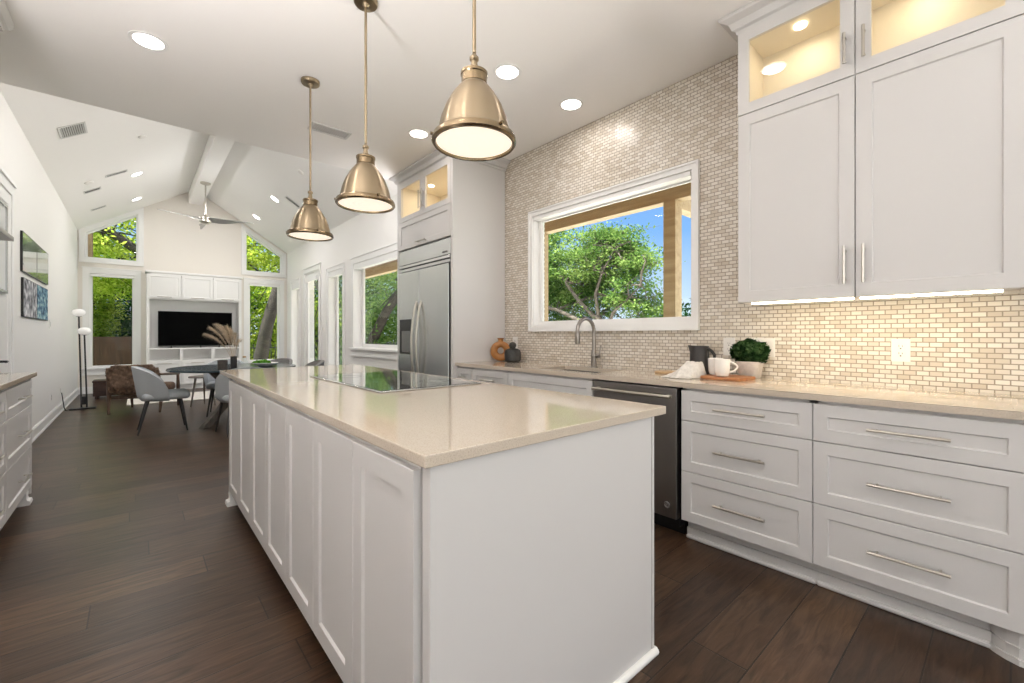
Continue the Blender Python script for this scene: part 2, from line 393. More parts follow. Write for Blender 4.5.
    def build(s, name, m, parent=None, smooth=False, origin=None, ang=35, recalc=True):
        vs = np.array([tuple(v) for v in s.v], dtype=np.float64)
        if parent is not None: org = ORG.get(parent.name, Vector((0, 0, 0)))
        elif origin is not None: org = Vector(origin)
        else: org = Vector(((vs[:, 0].min() + vs[:, 0].max()) / 2, (vs[:, 1].min() + vs[:, 1].max()) / 2, vs[:, 2].min()))
        vs = vs - np.array(org)
        me = bpy.data.meshes.new(name); me.from_pydata(vs.tolist(), [], s.f)
        if recalc:
            bm = bmesh.new(); bm.from_mesh(me); bmesh.ops.recalc_face_normals(bm, faces=bm.faces[:]); bm.to_mesh(me); bm.free()
        if smooth:
            me.polygons.foreach_set('use_smooth', [True] * len(me.polygons)); me.set_sharp_from_angle(angle=math.radians(ang))
        me.materials.append(m)
        o = bpy.data.objects.new(name, me); COL.objects.link(o)
        if parent is not None: o.parent = parent
        else: o.location = org
        ORG[o.name] = org
        return o

def tag(o, label=None, cat=None, group=None, kind=None):
    if label: o['label'] = label
    if cat: o['category'] = cat
    if group: o['group'] = group
    if kind: o['kind'] = kind
    return o

def thing(name, label, cat, loc=(0, 0, 0), rotz=0.0, group=None, kind=None, local=False):
    o = bpy.data.objects.new(name, None); COL.objects.link(o); o.empty_display_size = 0.1
    o.location = loc; o.rotation_euler = (0, 0, rotz)
    ORG[o.name] = Vector((0, 0, 0)) if local else Vector(loc)
    return tag(o, label, cat, group, kind)

def copy_tree(o, parent=None):
    c = o.copy(); COL.objects.link(c)
    if parent is not None: c.parent = parent
    for ch in list(o.children): copy_tree(ch, c)
    return c

def struct(mb, name, m, label, cat='structure', **k):
    return tag(mb.build(name, m, **k), label, cat, None, 'structure')

def lamp(kind, parent, loc, power, col, size=0.13, rot=(0, 0, 0), size_y=None, spread=PI):
    d = bpy.data.lights.new('lamp', kind); d.energy = power; d.color = col
    if kind == 'AREA':
        d.shape = 'DISK' if size_y is None else 'RECTANGLE'; d.size = size
        if size_y: d.size_y = size_y
        d.spread = spread
    else: d.shadow_soft_size = size
    o = bpy.data.objects.new('lamp', d); COL.objects.link(o)
    o.location = Vector(loc) - ORG.get(parent.name, Vector((0, 0, 0))); o.rotation_euler = rot; o.parent = parent
    return o

def inset(poly, d):
    n = len(poly); res = []
    for i in range(n):
        p0, p1, p2 = Vector(poly[i - 1]), Vector(poly[i]), Vector(poly[(i + 1) % n])
        e1, e2 = (p1 - p0).normalized(), (p2 - p1).normalized()
        n1, n2 = Vector((-e1.y, e1.x)), Vector((-e2.y, e2.x))
        k = d / (1 + n1.dot(n2)); res.append(tuple(p1 + (n1 + n2) * k))
    return res

def rect(a0, a1, b0, b1): return [(a0, b0), (a1, b0), (a1, b1), (a0, b1)]

# ------------------------------------------------------------------ room shell
KR, LR, LL, KL = 3.0, 2.93, -0.88, -1.16      # inner faces: kitchen right, living right, living left, kitchen left
YK, YT, YB = 4.87, 12.2, -1.6                 # end of the flat ceiling, tv wall, rear wall
ZC, EAVE, SLOPE = 3.04, 3.28, 0.64
RX = (LL + LR) / 2
RZ = EAVE + SLOPE * (RX - LL)
def vz(x): return EAVE + SLOPE * min(x - LL, LR - x)

struct(MB().box(KL - .2, 3.2, YB - .2, YT + .2, -0.06, 0), 'floor', M['floor'], 'dark brown wide plank wood floor', origin=(0, 0, 0))
struct(MB().box(KL - .2, 3.25, YB - .2, YK, ZC, ZC + .1), 'ceiling', M['ceil'], 'flat white kitchen ceiling')
PX = lambda x, z, d: (x, d, z)
# vaulted ceiling: two sloped slabs
struct(MB().prism([(LL - .2, EAVE - .2 * SLOPE), (RX, RZ), (RX, RZ + .12), (LL - .2, EAVE - .2 * SLOPE + .12)], PX, YK, YT + .2), 'ceiling_slope_left', M['ceil'], 'left slope of the vaulted white living room ceiling')
struct(MB().prism([(RX, RZ), (LR + .3, EAVE - .3 * SLOPE), (LR + .3, EAVE - .3 * SLOPE + .12), (RX, RZ + .12)], PX, YK, YT + .2), 'ceiling_slope_right', M['ceil'], 'right slope of the vaulted white living room ceiling')
struct(MB().box(.90, 1.15, YK, YT, 4.17, RZ), 'ceiling_beam', M['ceil'], 'white boxed ridge beam along the peak of the vaulted ceiling')
struct(MB().prism([(LL - .3, ZC + .1), (LR + .3, ZC + .1), (LR + .3, EAVE), (RX, RZ + .12), (LL - .3, EAVE)], PX, YK - .1, YK - .001), 'wall_gable', M['wall'], 'white gable wall above the end of the flat kitchen ceiling')
# left walls
struct(MB().box(LL - .16, LL, YK - .02, YT, 0, EAVE), 'wall_left', M['wall'], 'long white wall on the left of the living room', origin=(LL, YK, 0))
struct(MB().box(KL - .16, KL, 2.75, YK - .06, 0, ZC).box(KL - .16, KL, YB, 2.75, 0, ZC), 'wall_left_kitchen', M['wall'], 'white kitchen wall behind the left drawer cabinet', origin=(KL, 2.7, 0))
struct(MB().box(KL - .16, LL - .16, YK - .06, YK - .02, 0, ZC), 'wall_left_return', M['wall'], 'short white wall return at the end of the left kitchen wall')
# right walls with openings
def wall_x(x0, x1, y0, y1, z1, holes):
    mb = MB(); ys = sorted({y0, y1} | {h[0] for h in holes} | {h[1] for h in holes})
    for a, b in zip(ys, ys[1:]):
        h = [h for h in holes if h[0] <= a and b <= h[1]]
        if not h: mb.box(x0, x1, a, b, 0, z1)
        else:
            h = h[0]
            if h[2] > 0: mb.box(x0, x1, a, b, 0, h[2])
            mb.box(x0, x1, a, b, h[3], z1)
    return mb
KW = (1.488, 3.128, 1.27, 2.364)                       # kitchen window opening
struct(wall_x(KR, KR + .16, YB, YK, ZC, [KW]), 'wall_right', M['tile'], 'kitchen wall covered in small beige brick mosaic tile', origin=(KR, 0, 0.01))
BW = (5.75, 7.66, .96, 2.44)                          # window beside the refrigerator
NW = (8.20, 9.00, .10, 2.44)                          # tall narrow window
DW_ = (9.58, 10.62, 0.0, 2.58)                        # glass door
SW = (11.05, 11.72, .10, 2.44)                        # corner window
struct(wall_x(LR, LR + .2, YK, YT, EAVE + .05, [BW, NW, DW_, SW]), 'wall_right_living', M['wall'], 'white window wall on the right of the living room', origin=(LR, 0, 0))
# tv wall
def wall_y(polys, name, label):
    mb = MB()
    for p in polys: mb.prism(p, PX, YT, YT + .16)
    return struct(mb, name, M['beigewall'], label, origin=(RX, YT, 0))
LW = (-.71, -.02, .515, 2.44); RW = (2.075, 2.765, .53, 2.455)
zt = 2.56
TLp = [(-.777, 2.735), (.04, 2.735), (.04, 3.775), (-.777, 3.245)]      # trapezoid openings
TRp = [(2.01, 2.735), (2.824, 2.735), (2.824, 3.20), (2.01, 3.715)]
wall_y([rect(LL, LW[0], 0, zt), rect(LW[0], LW[1], 0, LW[2]), rect(LW[0], LW[1], LW[3], zt), rect(LW[1], RW[0], 0, zt),
        rect(RW[0], RW[1], 0, RW[2]), rect(RW[0], RW[1], RW[3], zt), rect(RW[1], LR, 0, zt),
        [(LL, zt), (TLp[0][0], zt), (TLp[0][0], vz(TLp[0][0])), (LL, EAVE)], rect(TLp[0][0], TLp[1][0], zt, TLp[0][1]),
        [TLp[3], TLp[2], (TLp[2][0], vz(TLp[2][0])), (TLp[3][0], vz(TLp[3][0]))],
        [(TLp[1][0], zt), (TRp[0][0], zt), (TRp[0][0], vz(TRp[0][0])), (RX, RZ), (TLp[1][0], vz(TLp[1][0]))], rect(TRp[0][0], TRp[1][0], zt, TRp[0][1]),
        [TRp[3], TRp[2], (TRp[2][0], vz(TRp[2][0])), (TRp[3][0], vz(TRp[3][0]))],
        [(TRp[1][0], zt), (LR, zt), (LR, EAVE), (TRp[1][0], vz(TRp[1][0]))]], 'wall_back', 'white gable wall with the television built-in')
# rear wall behind the viewer: unseen glazing added to let fill daylight in
struct(MB().box(KL, KR, YB - .16, YB, 2.9, ZC).box(KL, -1.06, YB - .16, YB, 0, 2.9).box(.86, .98, YB - .16, YB, 0, 2.9).box(2.9, KR, YB - .16, YB, 0, 2.9), 'wall_front', M['wall'], 'unseen rear kitchen wall with two glazed openings added for daylight')

# baseboards
def base_prof(P, a0, a1):
    mb = MB(); n = [(0, 0), (.022, 0), (.022, .016), (.014, .028), (.014, .115), (.006, .138), (0, .138)]
    vs = [P(a0, d, z) for d, z in n] + [P(a1, d, z) for d, z in n]; k = len(n)
    return mb.add(vs, [tuple(range(k)), tuple(range(2 * k - 1, k - 1, -1))] + [(i, (i + 1) % k, (i + 1) % k + k, i + k) for i in range(k)])
struct(base_prof(lambda a, d, z: (LL + d, a, z), 6.12, YT), 'baseboard_left', M['trim'], 'white baseboard along the left wall')
struct(base_prof(lambda a, d, z: (LL + d, a, z), YK, 5.0), 'baseboard_left_near', M['trim'], 'white baseboard beside the left door')
struct(base_prof(lambda a, d, z: (a, YT - d, z), LL + .022, .15), 'baseboard_back', M['trim'], 'white baseboard under the left window beside the television built-in')
struct(base_prof(lambda a, d, z: (LR - d, a, z), 4.95, 9.47), 'baseboard_right', M['trim'], 'white baseboard along the right window wall')

# ------------------------------------------------------------------ windows
def window(num, label, P, poly, casing=.09, depth=.15, sash=.05, stool=None, shade=None, csd=.018, apron=.09):
    """P(a, b, d): d runs outward from the inner wall face"""
    a = sum(p[0] for p in poly) / len(poly); b = min(p[1] for p in poly)
    w = thing('window_%d' % num, label, 'window', P(a, b, 0), kind='structure')
    frame = MB()
    if stool:
        fa0, fa1, fb0, fb1 = poly[0][0], poly[1][0], poly[0][1], poly[2][1]
        frame.prism(rect(fa0 - casing, fa0, fb0, fb1), P, -csd, 0).prism(rect(fa1, fa1 + casing, fb0, fb1), P, -csd, 0).prism(rect(fa0 - casing, fa1 + casing, fb1, fb1 + casing), P, -csd, 0).prism(rect(fa0 - casing - .012, fa1 + casing + .012, fb1 + casing, fb1 + casing + .02), P, -csd - .012, 0)
    else:
        frame.ring(inset(poly, -casing), poly, P, -csd, 0)
        frame.ring(inset(poly, -casing), inset(poly, -casing + .015), P, -csd - .010, -csd)
    frame.ring(poly, inset(poly, .007), P, 0, depth)
    frame.build('casing', M['trim'], w)
    MB().ring(inset(poly, .007), inset(poly, .007 + sash), P, depth - .055, depth - .01).ring(inset(poly, .007 + sash), inset(poly, .017 + sash), P, depth - .042, depth - .02).build('sash', M['trim'], w)
    MB().prism(inset(poly, .007 + sash), P, depth - .034, depth - .030).build('glass', M['glass'], w)
    a0, a1 = min(p[0] for p in poly), max(p[0] for p in poly)
    if stool:
        st = MB().prism(rect(a0 - casing - .03, a1 + casing + .03, b - .03, b - .0005), P, -stool, -.0005)
        st.build('sill', M['trim'], w)
        MB().prism(rect(a0 - casing, a1 + casing, b - .03 - apron, b - .03), P, -csd, 0).prism(rect(a0 - casing - .01, a1 + casing + .01, b - .055 - apron, b - .03 - apron), P, -csd - .012, 0).build('apron', M['trim'], w)
    if shade:
        t = max(p[1] for p in poly)
        MB().prism(rect(a0 + .013, a1 - .013, t - shade - .012, t - .012), P, -.012, .07).build('shade_cassette', M['trim'], w)
    return w
PXr = lambda x0: (lambda a, b, d: (x0 + d, a, b))
PYt = lambda a, b, d: (a, YT + d, b)
window(1, 'kitchen window over the sink with an oak tree outside', PXr(KR), rect(*KW), casing=.052, depth=.12, sash=.034, shade=.028)
window(2, 'living room window right beside the refrigerator', PXr(LR), rect(*BW), casing=.10, depth=.19, sash=.05, stool=.06, shade=.09)
window(3, 'tall narrow window between the glass door and the wide window', PXr(LR), rect(*NW), casing=.09, depth=.19, sash=.04, shade=.09)
window(4, 'tall narrow window by the far right corner', PXr(LR), rect(*SW), casing=.09, depth=.19, sash=.04, shade=.12)
window(5, 'rectangular window left of the television built-in', PYt, rect(*LW), casing=.10, depth=.12, sash=.024, stool=.05, shade=.05)
window(6, 'rectangular window right of the television built-in', PYt, rect(*RW), casing=.10, depth=.12, sash=.026, stool=.05, shade=.045)
window(7, 'slanted upper window above the left window beside the television', PYt, TLp, casing=.085, depth=.12, sash=.02)
window(8, 'slanted upper window above the right window beside the television', PYt, TRp, casing=.085, depth=.12, sash=.02)
PYr = lambda a, b, d: (a, YB - d, b)  # rear glazing is unseen, added to bring daylight in from behind
window(9, 'unseen rear glazing added for daylight, behind the island', PYr, rect(-1.06, .86, 0.02, 2.9), casing=.05, depth=.12, sash=.06)
window(10, 'unseen second rear glazing added for daylight, behind the drawers', PYr, rect(.98, 2.9, 0.02, 2.9), casing=.05, depth=.12, sash=.06)

# glass door in the right living wall
d1 = thing('door_1', 'white full glass exterior door with black knob in the right wall', 'door', (LR, 10.1, 0), kind='structure')
P = PXr(LR); pl = [(DW_[0], 0.0), (DW_[1], 0.0), (DW_[1], DW_[3]), (DW_[0], DW_[3])]
cs = MB()
for a0, a1 in ((DW_[0] - .09, DW_[0]), (DW_[1], DW_[1] + .09)): cs.prism(rect(a0, a1, 0, DW_[3]), P, -.02, 0)
cs.prism(rect(DW_[0] - .09, DW_[1] + .09, DW_[3], DW_[3] + .10), P, -.02, 0).prism(rect(DW_[0] - .11, DW_[1] + .11, DW_[3] + .10, DW_[3] + .13), P, -.035, 0)
cs.ring(pl, inset(pl, .02), P, 0, .19).build('casing', M['trim'], d1)
dp = rect(DW_[0] + .022, DW_[1] - .022, .01, DW_[3] - .022)
leaf = MB().ring(dp, inset(dp, .13), P, .02, .065).build('door_leaf', M['trim'], d1)
MB().prism(inset(dp, .13), P, .040, .044).build('glass', M['glass'], leaf)
MB().prism(rect(DW_[0] + .10, DW_[1] - .10, DW_[3] - .20, DW_[3] - .10), P, -.03, .02).build('shade_cassette', M['trim'], leaf)
MB().lathe([(.03, 0), (.03, .008), (.012, .010), (.012, .03), (.028, .04), (.030, .055), (.018, .066)], (0, 0, 0), 16, axis='X').build('knob', M['blackmetal'], leaf)
kn = d1.children[-1].children[-1]
for c in leaf.children:
    if c.name.startswith('knob'): c.rotation_euler = (0, 0, PI); c.location = Vector((LR + .02, DW_[0] + .09, 1.06)) - ORG[d1.name] + Matrix.Rotation(PI, 3, 'Z') @ ORG[d1.name]
MB().lathe([(.03, .0), (.03, .012), (.02, .018)], (0, 0, 0), 16, axis='X').build('deadbolt', M['blackmetal'], leaf)
for c in leaf.children:
    if c.name.startswith('deadbolt'): c.rotation_euler = (0, 0, PI); c.location = Vector((LR + .02, DW_[0] + .09, 1.21)) - ORG[d1.name] + Matrix.Rotation(PI, 3, 'Z') @ ORG[d1.name]

# white door in the left wall, behind the left cabinet
d2 = thing('door_2', 'white door with grey framed upper pane behind the left cabinet', 'door', (LL, 5.6, 0), kind='structure')
PL = lambda a, b, d: (LL + d, a, b)
c2 = MB().prism(rect(5.0, 5.09, 0, 2.47), PL, 0, .02).prism(rect(6.02, 6.11, 0, 2.47), PL, 0, .02).prism(rect(5.0, 6.11, 2.47, 2.56), PL, 0, .02).prism(rect(4.98, 6.13, 2.56, 2.59), PL, 0, .035)
c2.build('casing', M['trim'], d2)
l2 = MB().shaker(PL, 5.09, 6.02, .01, 2.46, .012, .10, .006).build('door_leaf', M['trim'], d2)
g2 = MB().ring(rect(5.25, 5.84, 1.55, 2.33), rect(5.275, 5.815, 1.575, 2.305), PL, .004, .022).build('pane_frame', M['steel'], l2)
MB().prism(rect(5.275, 5.815, 1.575, 2.305), PL, .007, .010).build('frosted_pane', mat('frosted_pane', (.62, .63, .62), .25), l2)
MB().tube([(LL + .012, 5.55, .96), (LL + .06, 5.55, .96), (LL + .065, 5.47, .96)], .010).build('lever', M['blackmetal'], l2)

# ------------------------------------------------------------------ handles
def bar_handle(parent, P, a0, a1, b0, b1, r=.0065, off=.032, m=None, name='handle'):
    """bar from (a0,b0) to (a1,b1), standing OFF in front of the face P(.,.,0)"""
    mb = MB(); mb.tube([P(a0, b0, off), P(a1, b1, off)], r, 10)
    for t in (.12, .88):
        a, b = a0 + (a1 - a0) * t, b0 + (b1 - b0) * t
        mb.tube([P(a, b, 0), P(a, b, off)], r * .75, 8)
    return mb.build(name, m or M['nickel'], parent, smooth=True)

# ------------------------------------------------------------------ island
IX0, IX1, IY0, IY1 = .507, 1.451, .87, 3.60
isl = thing('kitchen_island', 'long white panelled kitchen island under a cream quartz top', 'kitchen island', (.98, 2.2, 0))
MB().box(IX0 + .002, IX1 - .002, IY0 + .045, IY1 - .02, .10, .883).build('carcass', M['cab'], isl)
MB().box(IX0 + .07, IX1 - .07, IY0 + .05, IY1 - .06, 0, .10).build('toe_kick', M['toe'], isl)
PI_ = lambda a, b, d: (IX0 + .002 - d, a, b)
edges = [.915, 1.292, 1.677, 2.063, 2.448, 2.815, 3.205, 3.585]
for a0, a1 in zip(edges, edges[1:]):
    MB().shaker(PI_, a0 + .0015, a1 - .0015, .095, .866, .019, .062, .008, .005).build('cabinet_door', M['cab'], isl)
MB().box(IX0, IX1 - .012, IY0, IY0 + .036, 0, .884, .002).build('end_panel', M['cab'], isl)
MB().box(IX1 - .012, IX1, IY0 - .003, IY0 + .036, 0, .884).box(IX1 - .012, IX1, IY0 + .036, IY1 - .02, .0, .884).build('side_panel', M['cab'], isl)
MB().tube([(IX0 + .0, IY0 - .003, .010), (IX1 + .010, IY0 - .003, .010)], .015, 12).tube([(IX1 + .006, IY0 - .005, .010), (IX1 + .006, IY1 - .02, .010)], .015, 12).build('shoe_molding', M['trim'], isl, smooth=True)
def foot_prof(mb, x0, x1, y0, y1, out, n=8):
    # bracket foot with an ogee flare at the bottom, flared towards OUT (dx, dy)
    lev = [(.10, 0), (.075, .004), (.05, .002), (.035, .006), (.03, .018), (.012, .022), (0, .020)]
    vs = []; fs = []
    for z, o in lev:
        vs += [(x0 + min(0, out[0]) * o, y0 + min(0, out[1]) * o, z), (x1 + max(0, out[0]) * o, y0 + min(0, out[1]) * o, z), (x1 + max(0, out[0]) * o, y1 + max(0, out[1]) * o, z), (x0 + min(0, out[0]) * o, y1 + max(0, out[1]) * o, z)]
    for k in range(len(lev) - 1):
        for i in range(4):
            j = (i + 1) % 4; fs.append((4 * k + i, 4 * k + j, 4 * k + 4 + j, 4 * k + 4 + i))
    fs += [(0, 1, 2, 3), tuple(4 * (len(lev) - 1) + i for i in (3, 2, 1, 0))]
    return mb.add(vs, fs)
foot_prof(MB(), IX0 - .014, IX0 + .06, IY1 - .07, IY1 - .01, (-1, 1)).build('bracket_foot', M['trim'], isl)
MB().box(IX0 - .012, IX1, IY1 - .02, IY1, .095, .884).build('rear_panel', M['cab'], isl)

def top_mesh(x0, x1, y0, y1, z0, z1, hole=None):
    mb = MB()
    if not hole: return mb.box(x0, x1, y0, y1, z0, z1, .003, 2)
    PZ = lambda a, b, d: (a, b, d)
    return mb.ring(rect(x0, x1, y0, y1), rect(*hole), PZ, z0, z1)
tag(top_mesh(.487, 1.52, .857, 3.98, .884, .914).build('island_countertop', M['quartz']), 'polished cream quartz slab on the island', 'countertop')

ck = thing('cooktop', 'black glass cooktop with steel edge set in the island top', 'cooktop', (1.14, 2.44, .9145))
MB().box(.848, 1.435, 1.905, 2.965, .9145, .922, .004, 2).build('steel_edge', M['steel'], ck)
gl = MB().box(.862, 1.421, 1.925, 2.945, .9205, .9235).build('glass_top', M['blackglass'], ck)
rg = MB()
for x, y, r in ((1.0, 2.15, .10), (1.28, 2.15, .08), (1.14, 2.44, .12), (1.0, 2.72, .08), (1.28, 2.72, .10)):
    rg.lathe([(r - .002, .9236), (r - .002, .9238), (r, .9238), (r, .9236)], (x, y, 0), 40, caps=False)
rg.build('burner_rings', M['burner'], gl)

KG = KR - .003
# ------------------------------------------------------------------ right run of base cabinets
CF = 2.357                                        # counter front edge
FX = 2.372                                        # drawer front face
PB = lambda a, b, d: (FX + .02 - d, a, b)
PH = lambda a, b, d: (FX - d, a, b)
ct = top_mesh(CF, KG, -.12, 3.565, .884, .914, (2.47, 2.83, 1.93, 2.55)).build('wall_countertop', M['quartz'])
tag(ct, 'polished cream quartz slab along the tiled wall with sink cutout', 'countertop')

def base_cab(label, y0, y1, fronts, group=None, name='base_cabinet', toe=True):
    c = thing(name, label, 'cabinet', ((FX + KG) / 2, (y0 + y1) / 2, 0), group=group)
    mb = MB().box(FX + .0205, KG, y0 + .001, y0 + .019, .115, .8835).box(FX + .0205, KG, y1 - .019, y1 - .001, .115, .8835)
    mb.box(FX + .0205, KG, y0, y1, .115, .133).box(KG - .012, KG - .001, y0, y1, .115, .8835).box(FX + .0205, FX + .05, y0, y1, .862, .8835)
    mb.build('carcass', M['cab'], c)
    if toe:
        t = MB().box(FX + .085, FX + .10, y0, y1, 0, .115).box(FX + .055, FX + .085, y0, y1, 0, .022, .006).box(FX + .07, FX + .085, y0, y1, .02, .06)
        t.build('toe_board', M['cab'], c)
    for nm, z0, z1, hd in fronts:
        f = MB().shaker(PB, y0 + .0012, y1 - .0012, z0, z1, .02, .055, .008, .005).build(nm, M['cab'], c)
        if hd:
            cy = (y0 + y1) / 2; bar_handle(f, PH, cy - hd, cy + hd, (z0 + z1) / 2, (z0 + z1) / 2)
    return c
DR = [('drawer_front', .122, .404, .126), ('drawer_front', .408, .692, .126), ('drawer_front', .696, .866, .126)]
base_cab('white three-drawer base cabinet between dishwasher and wider view of drawers, under the potted plant', .603, 1.245, DR, 'drawer base cabinets on the tiled wall')['label'] = 'white three-drawer base cabinet touching the dishwasher'
cB = base_cab('white three-drawer base cabinet at the end of the run, under the lone outlet', -.052, .602, DR, 'drawer base cabinets on the tiled wall')
ft = MB(); PZz = lambda a, b, d: (a, b, d)
ft.prism([(FX + .10, -.052), (FX + .03, -.052), (FX + .025, -.02), (FX + .04, .012), (FX + .065, .04), (FX + .10, .058)], PZz, .06, .115)
ft.prism([(FX + .10, -.052), (FX + .012, -.052), (FX + .010, -.02), (FX + .026, .014), (FX + .052, .046), (FX + .10, .075)], PZz, 0, .022)
ft.prism([(FX + .10, -.052), (FX + .022, -.052), (FX + .020, -.02), (FX + .034, .012), (FX + .06, .042), (FX + .10, .065)], PZz, .022, .06).build('bracket_foot', M['cab'], cB)
MB().box(FX + .01, KG, -.073, -.055, 0, .883).build('end_panel', M['cab'], cB)
sb_ = base_cab('white sink base cabinet with plain false front under the faucet', 1.885, 2.785, [('false_front', .696, .866, 0), ], name='sink_cabinet')
for a0, a1, hy in ((1.887, 2.333, 2.30), (2.337, 2.783, 2.37)):
    dd = MB().shaker(PB, a0, a1, .122, .692, .02, .055, .008, .005).build('cabinet_door', M['cab'], sb_); bar_handle(dd, PH, hy, hy, .42, .62)
cN = base_cab('white base cabinet with slim top drawer left of the sink cabinet', 2.79, 3.30, [('drawer_front', .122, .692, .10), ('drawer_front', .696, .866, .10)])
cM = base_cab('narrow white base cabinet squeezed against the refrigerator panel', 3.305, 3.56, [('drawer_front', .122, .692, .05), ('drawer_front', .696, .866, .05)])

# dishwasher
dw = thing('dishwasher', 'dark stainless dishwasher with bar handle below the counter', 'dishwasher', (2.68, 1.56, 0))
MB().box(FX + .03, KG - .03, 1.27, 1.86, .06, .874).build('body', M['black'], dw)
MB().box(FX + .09, KG - .1, 1.27, 1.86, 0, .06).build('toe_panel', M['black'], dw)
dd = MB().box(FX - .012, FX + .032, 1.268, 1.866, .112, .872, .004, 2).build('door', M['darksteel'], dw)
hb = MB().tube([(FX - .055, 1.285, .825), (FX - .055, 1.845, .825)], .011, 14)
for y in (1.31, 1.82): hb.box(FX - .055, FX - .008, y - .012, y + .012, .816, .834, .003)
hb.build('handle', M['nickel'], dd, smooth=True)
bd = MB().lathe([(.019, 0), (.019, .003), (.016, .004), (.0145, .003)], (0, 0, 0), 28, axis='X').lathe([(.0125, 0), (.0125, .0035)], (0, 0, 0), 24, axis='X')
for z in (-.006, .0, .006): bd.box(.0035, .0055, -.008 + abs(z) * .3, .004, z - .0012, z + .0012)
bd.box(.0035, .0055, .003, .006, -.007, .007)
bd2 = MB().add([(FX - .012 - x, 1.325 - y, .187 + z) for x, y, z in bd.v], bd.f).build('round_badge', M['steel'], dd, smooth=True)

# sink and faucet
sk = thing('sink', 'undermount stainless sink below the faucet', 'sink', (2.65, 2.24, .70))
MB().ring(rect(2.462, 2.838, 1.922, 2.558), rect(2.474, 2.826, 1.934, 2.546), lambda a, b, d: (a, b, d), .70, .8835).box(2.462, 2.838, 1.922, 2.558, .694, .702).build('bowl', M['steel'], sk)
MB().lathe([(.045, .7025), (.045, .706), (.03, .705), (.028, .7035)], (2.65, 2.24, 0), 24).build('drain', M['nickel'], sk, smooth=True)
fc = thing('faucet', 'brushed gooseneck pull-down faucet behind the sink', 'faucet', (2.91, 2.30, .914))
MB().lathe([(.030, .9145), (.030, .920), (.024, .926), (.0235, 1.00), (.027, 1.004), (.027, 1.014), (.022, 1.02), (.018, 1.05), (.015, 1.06)], (2.91, 2.30, 0), 24).build('base', M['gunmetal'], fc, smooth=True)
arc = [(2.91, 2.30, 1.05), (2.91, 2.30, 1.20)] + [(2.91 - .105 + .105 * math.cos(a), 2.30, 1.215 + .105 * math.sin(a)) for a in np.linspace(0, PI, 15)] + [(2.70, 2.30, 1.19)]
MB().tube(arc, .0155, 14).build('spout', M['gunmetal'], fc, smooth=True)
MB().lathe([(.0165, 1.20), (.019, 1.185), (.021, 1.12), (.019, 1.112)], (2.70, 2.30, 0), 18).build('spray_head', M['gunmetal'], fc, smooth=True)
MB().tube([(2.91, 2.282, 1.008), (2.91, 2.245, 1.008)], .017, 14).tube([(2.91, 2.245, 1.010), (2.912, 2.238, 1.05), (2.918, 2.232, 1.098)], [.008, .007, .006], 10).build('lever', M['gunmetal'], fc, smooth=True)

# ------------------------------------------------------------------ wall cabinet
UX = 2.65
wc = thing('wall_cabinet', 'tall white wall cabinet with lit glass doors above solid doors', 'cabinet', (2.83, .5, 1.37))
uy0, uy1 = -.045, 1.043
mb = MB().box(UX + .02, KG, uy1 - .018, uy1, 1.37, 2.94).box(UX + .02, KG, uy0, uy0 + .018, 1.37, 2.94).box(UX + .02, KG, uy0, uy1, 1.385, 1.403).box(UX + .02, KG, uy0, uy1, 2.45, 2.468).box(UX + .02, KG, uy0, uy1, 2.93, 2.95).box(KG - .012, KG, uy0, uy1, 1.37, 2.45)
mb.box(UX + .02, UX + .042, uy1 - .05, uy1, 1.37, 2.94).box(UX + .02, UX + .042, .485, .512, 2.47, 2.94).box(UX + .02, UX + .035, uy0, uy1, 1.37, 1.39).box(UX + .02, KG, .489, .507, 2.468, 2.93)
mb.build('carcass', M['cab'], wc)
MB().box(KG - .012, KG - .004, uy0 + .018, uy1 - .018, 2.468, 2.93).box(UX + .045, KG - .012, uy1 - .021, uy1 - .018, 2.468, 2.93).box(UX + .045, KG - .012, uy0 + .018, uy0 + .021, 2.468, 2.93).box(UX + .045, KG - .012, uy0 + .02, uy1 - .02, 2.468, 2.471).box(UX + .045, KG - .012, uy0 + .02, uy1 - .02, 2.926, 2.93).box(UX + .045, KG - .012, .5065, .509, 2.471, 2.926).box(UX + .045, KG - .012, .487, .4895, 2.471, 2.926).build('display_interior', M['cream'], wc)
PU = lambda a, b, d: (UX + .02 - d, a, b)
PUH = lambda a, b, d: (UX - d, a, b)
for a0, a1, hy in ((.500, uy1 - .001, .536), (uy0 + .001, .496, .462)):
    f = MB().shaker(PU, a0, a1, 1.372, 2.453, .02, .062, .008, .005).build('cabinet_door', M['cab'], wc)
    bar_handle(f, PUH, hy, hy, 1.435, 1.62)
    r = rect(a0, a1, 2.458, 2.935)
    g = MB().ring(r, inset(r, .058), PU, 0, .02).build('glass_door', M['cab'], wc)
    MB().prism(inset(r, .056), PU, .006, .010).build('glass', M['cabglass'], g)
    bar_handle(g, PUH, hy, hy, 2.515, 2.665)
def crown(P, a0, a1, z0, z1, proj, ends=(0, 0)):
    """stepped crown: P(a, out, z); the ends (as lengths) are mitred outwards"""
    prof = [(0, z0), (.012, z0), (.014, z0 + .018), (.03, z0 + .026), (.045, z0 + (z1 - z0) * .6), (proj * .95, z1 - .022), (proj, z1 - .016), (proj, z1 - .002), (0, z1 - .002)]
    n = len(prof); vs = [P(a0 - ends[0] * o, o, z) for o, z in prof] + [P(a1 + ends[1] * o, o, z) for o, z in prof]
    return MB().add(vs, [tuple(range(n)), tuple(range(2 * n - 1, n - 1, -1))] + [(i, (i + 1) % n, (i + 1) % n + n, i + n) for i in range(n)])
cr_ = crown(lambda a, o, z: (UX + .02 - o, a, z), uy0, uy1, 2.94, ZC, .085, (0, 1))
c2_ = crown(lambda a, o, z: (a, uy1 + o, z), UX + .02, KG, 2.94, ZC, .085, (1, 0)); cr_.add(c2_.v, c2_.f)
cr_.build('crown_molding', M['cab'], wc)
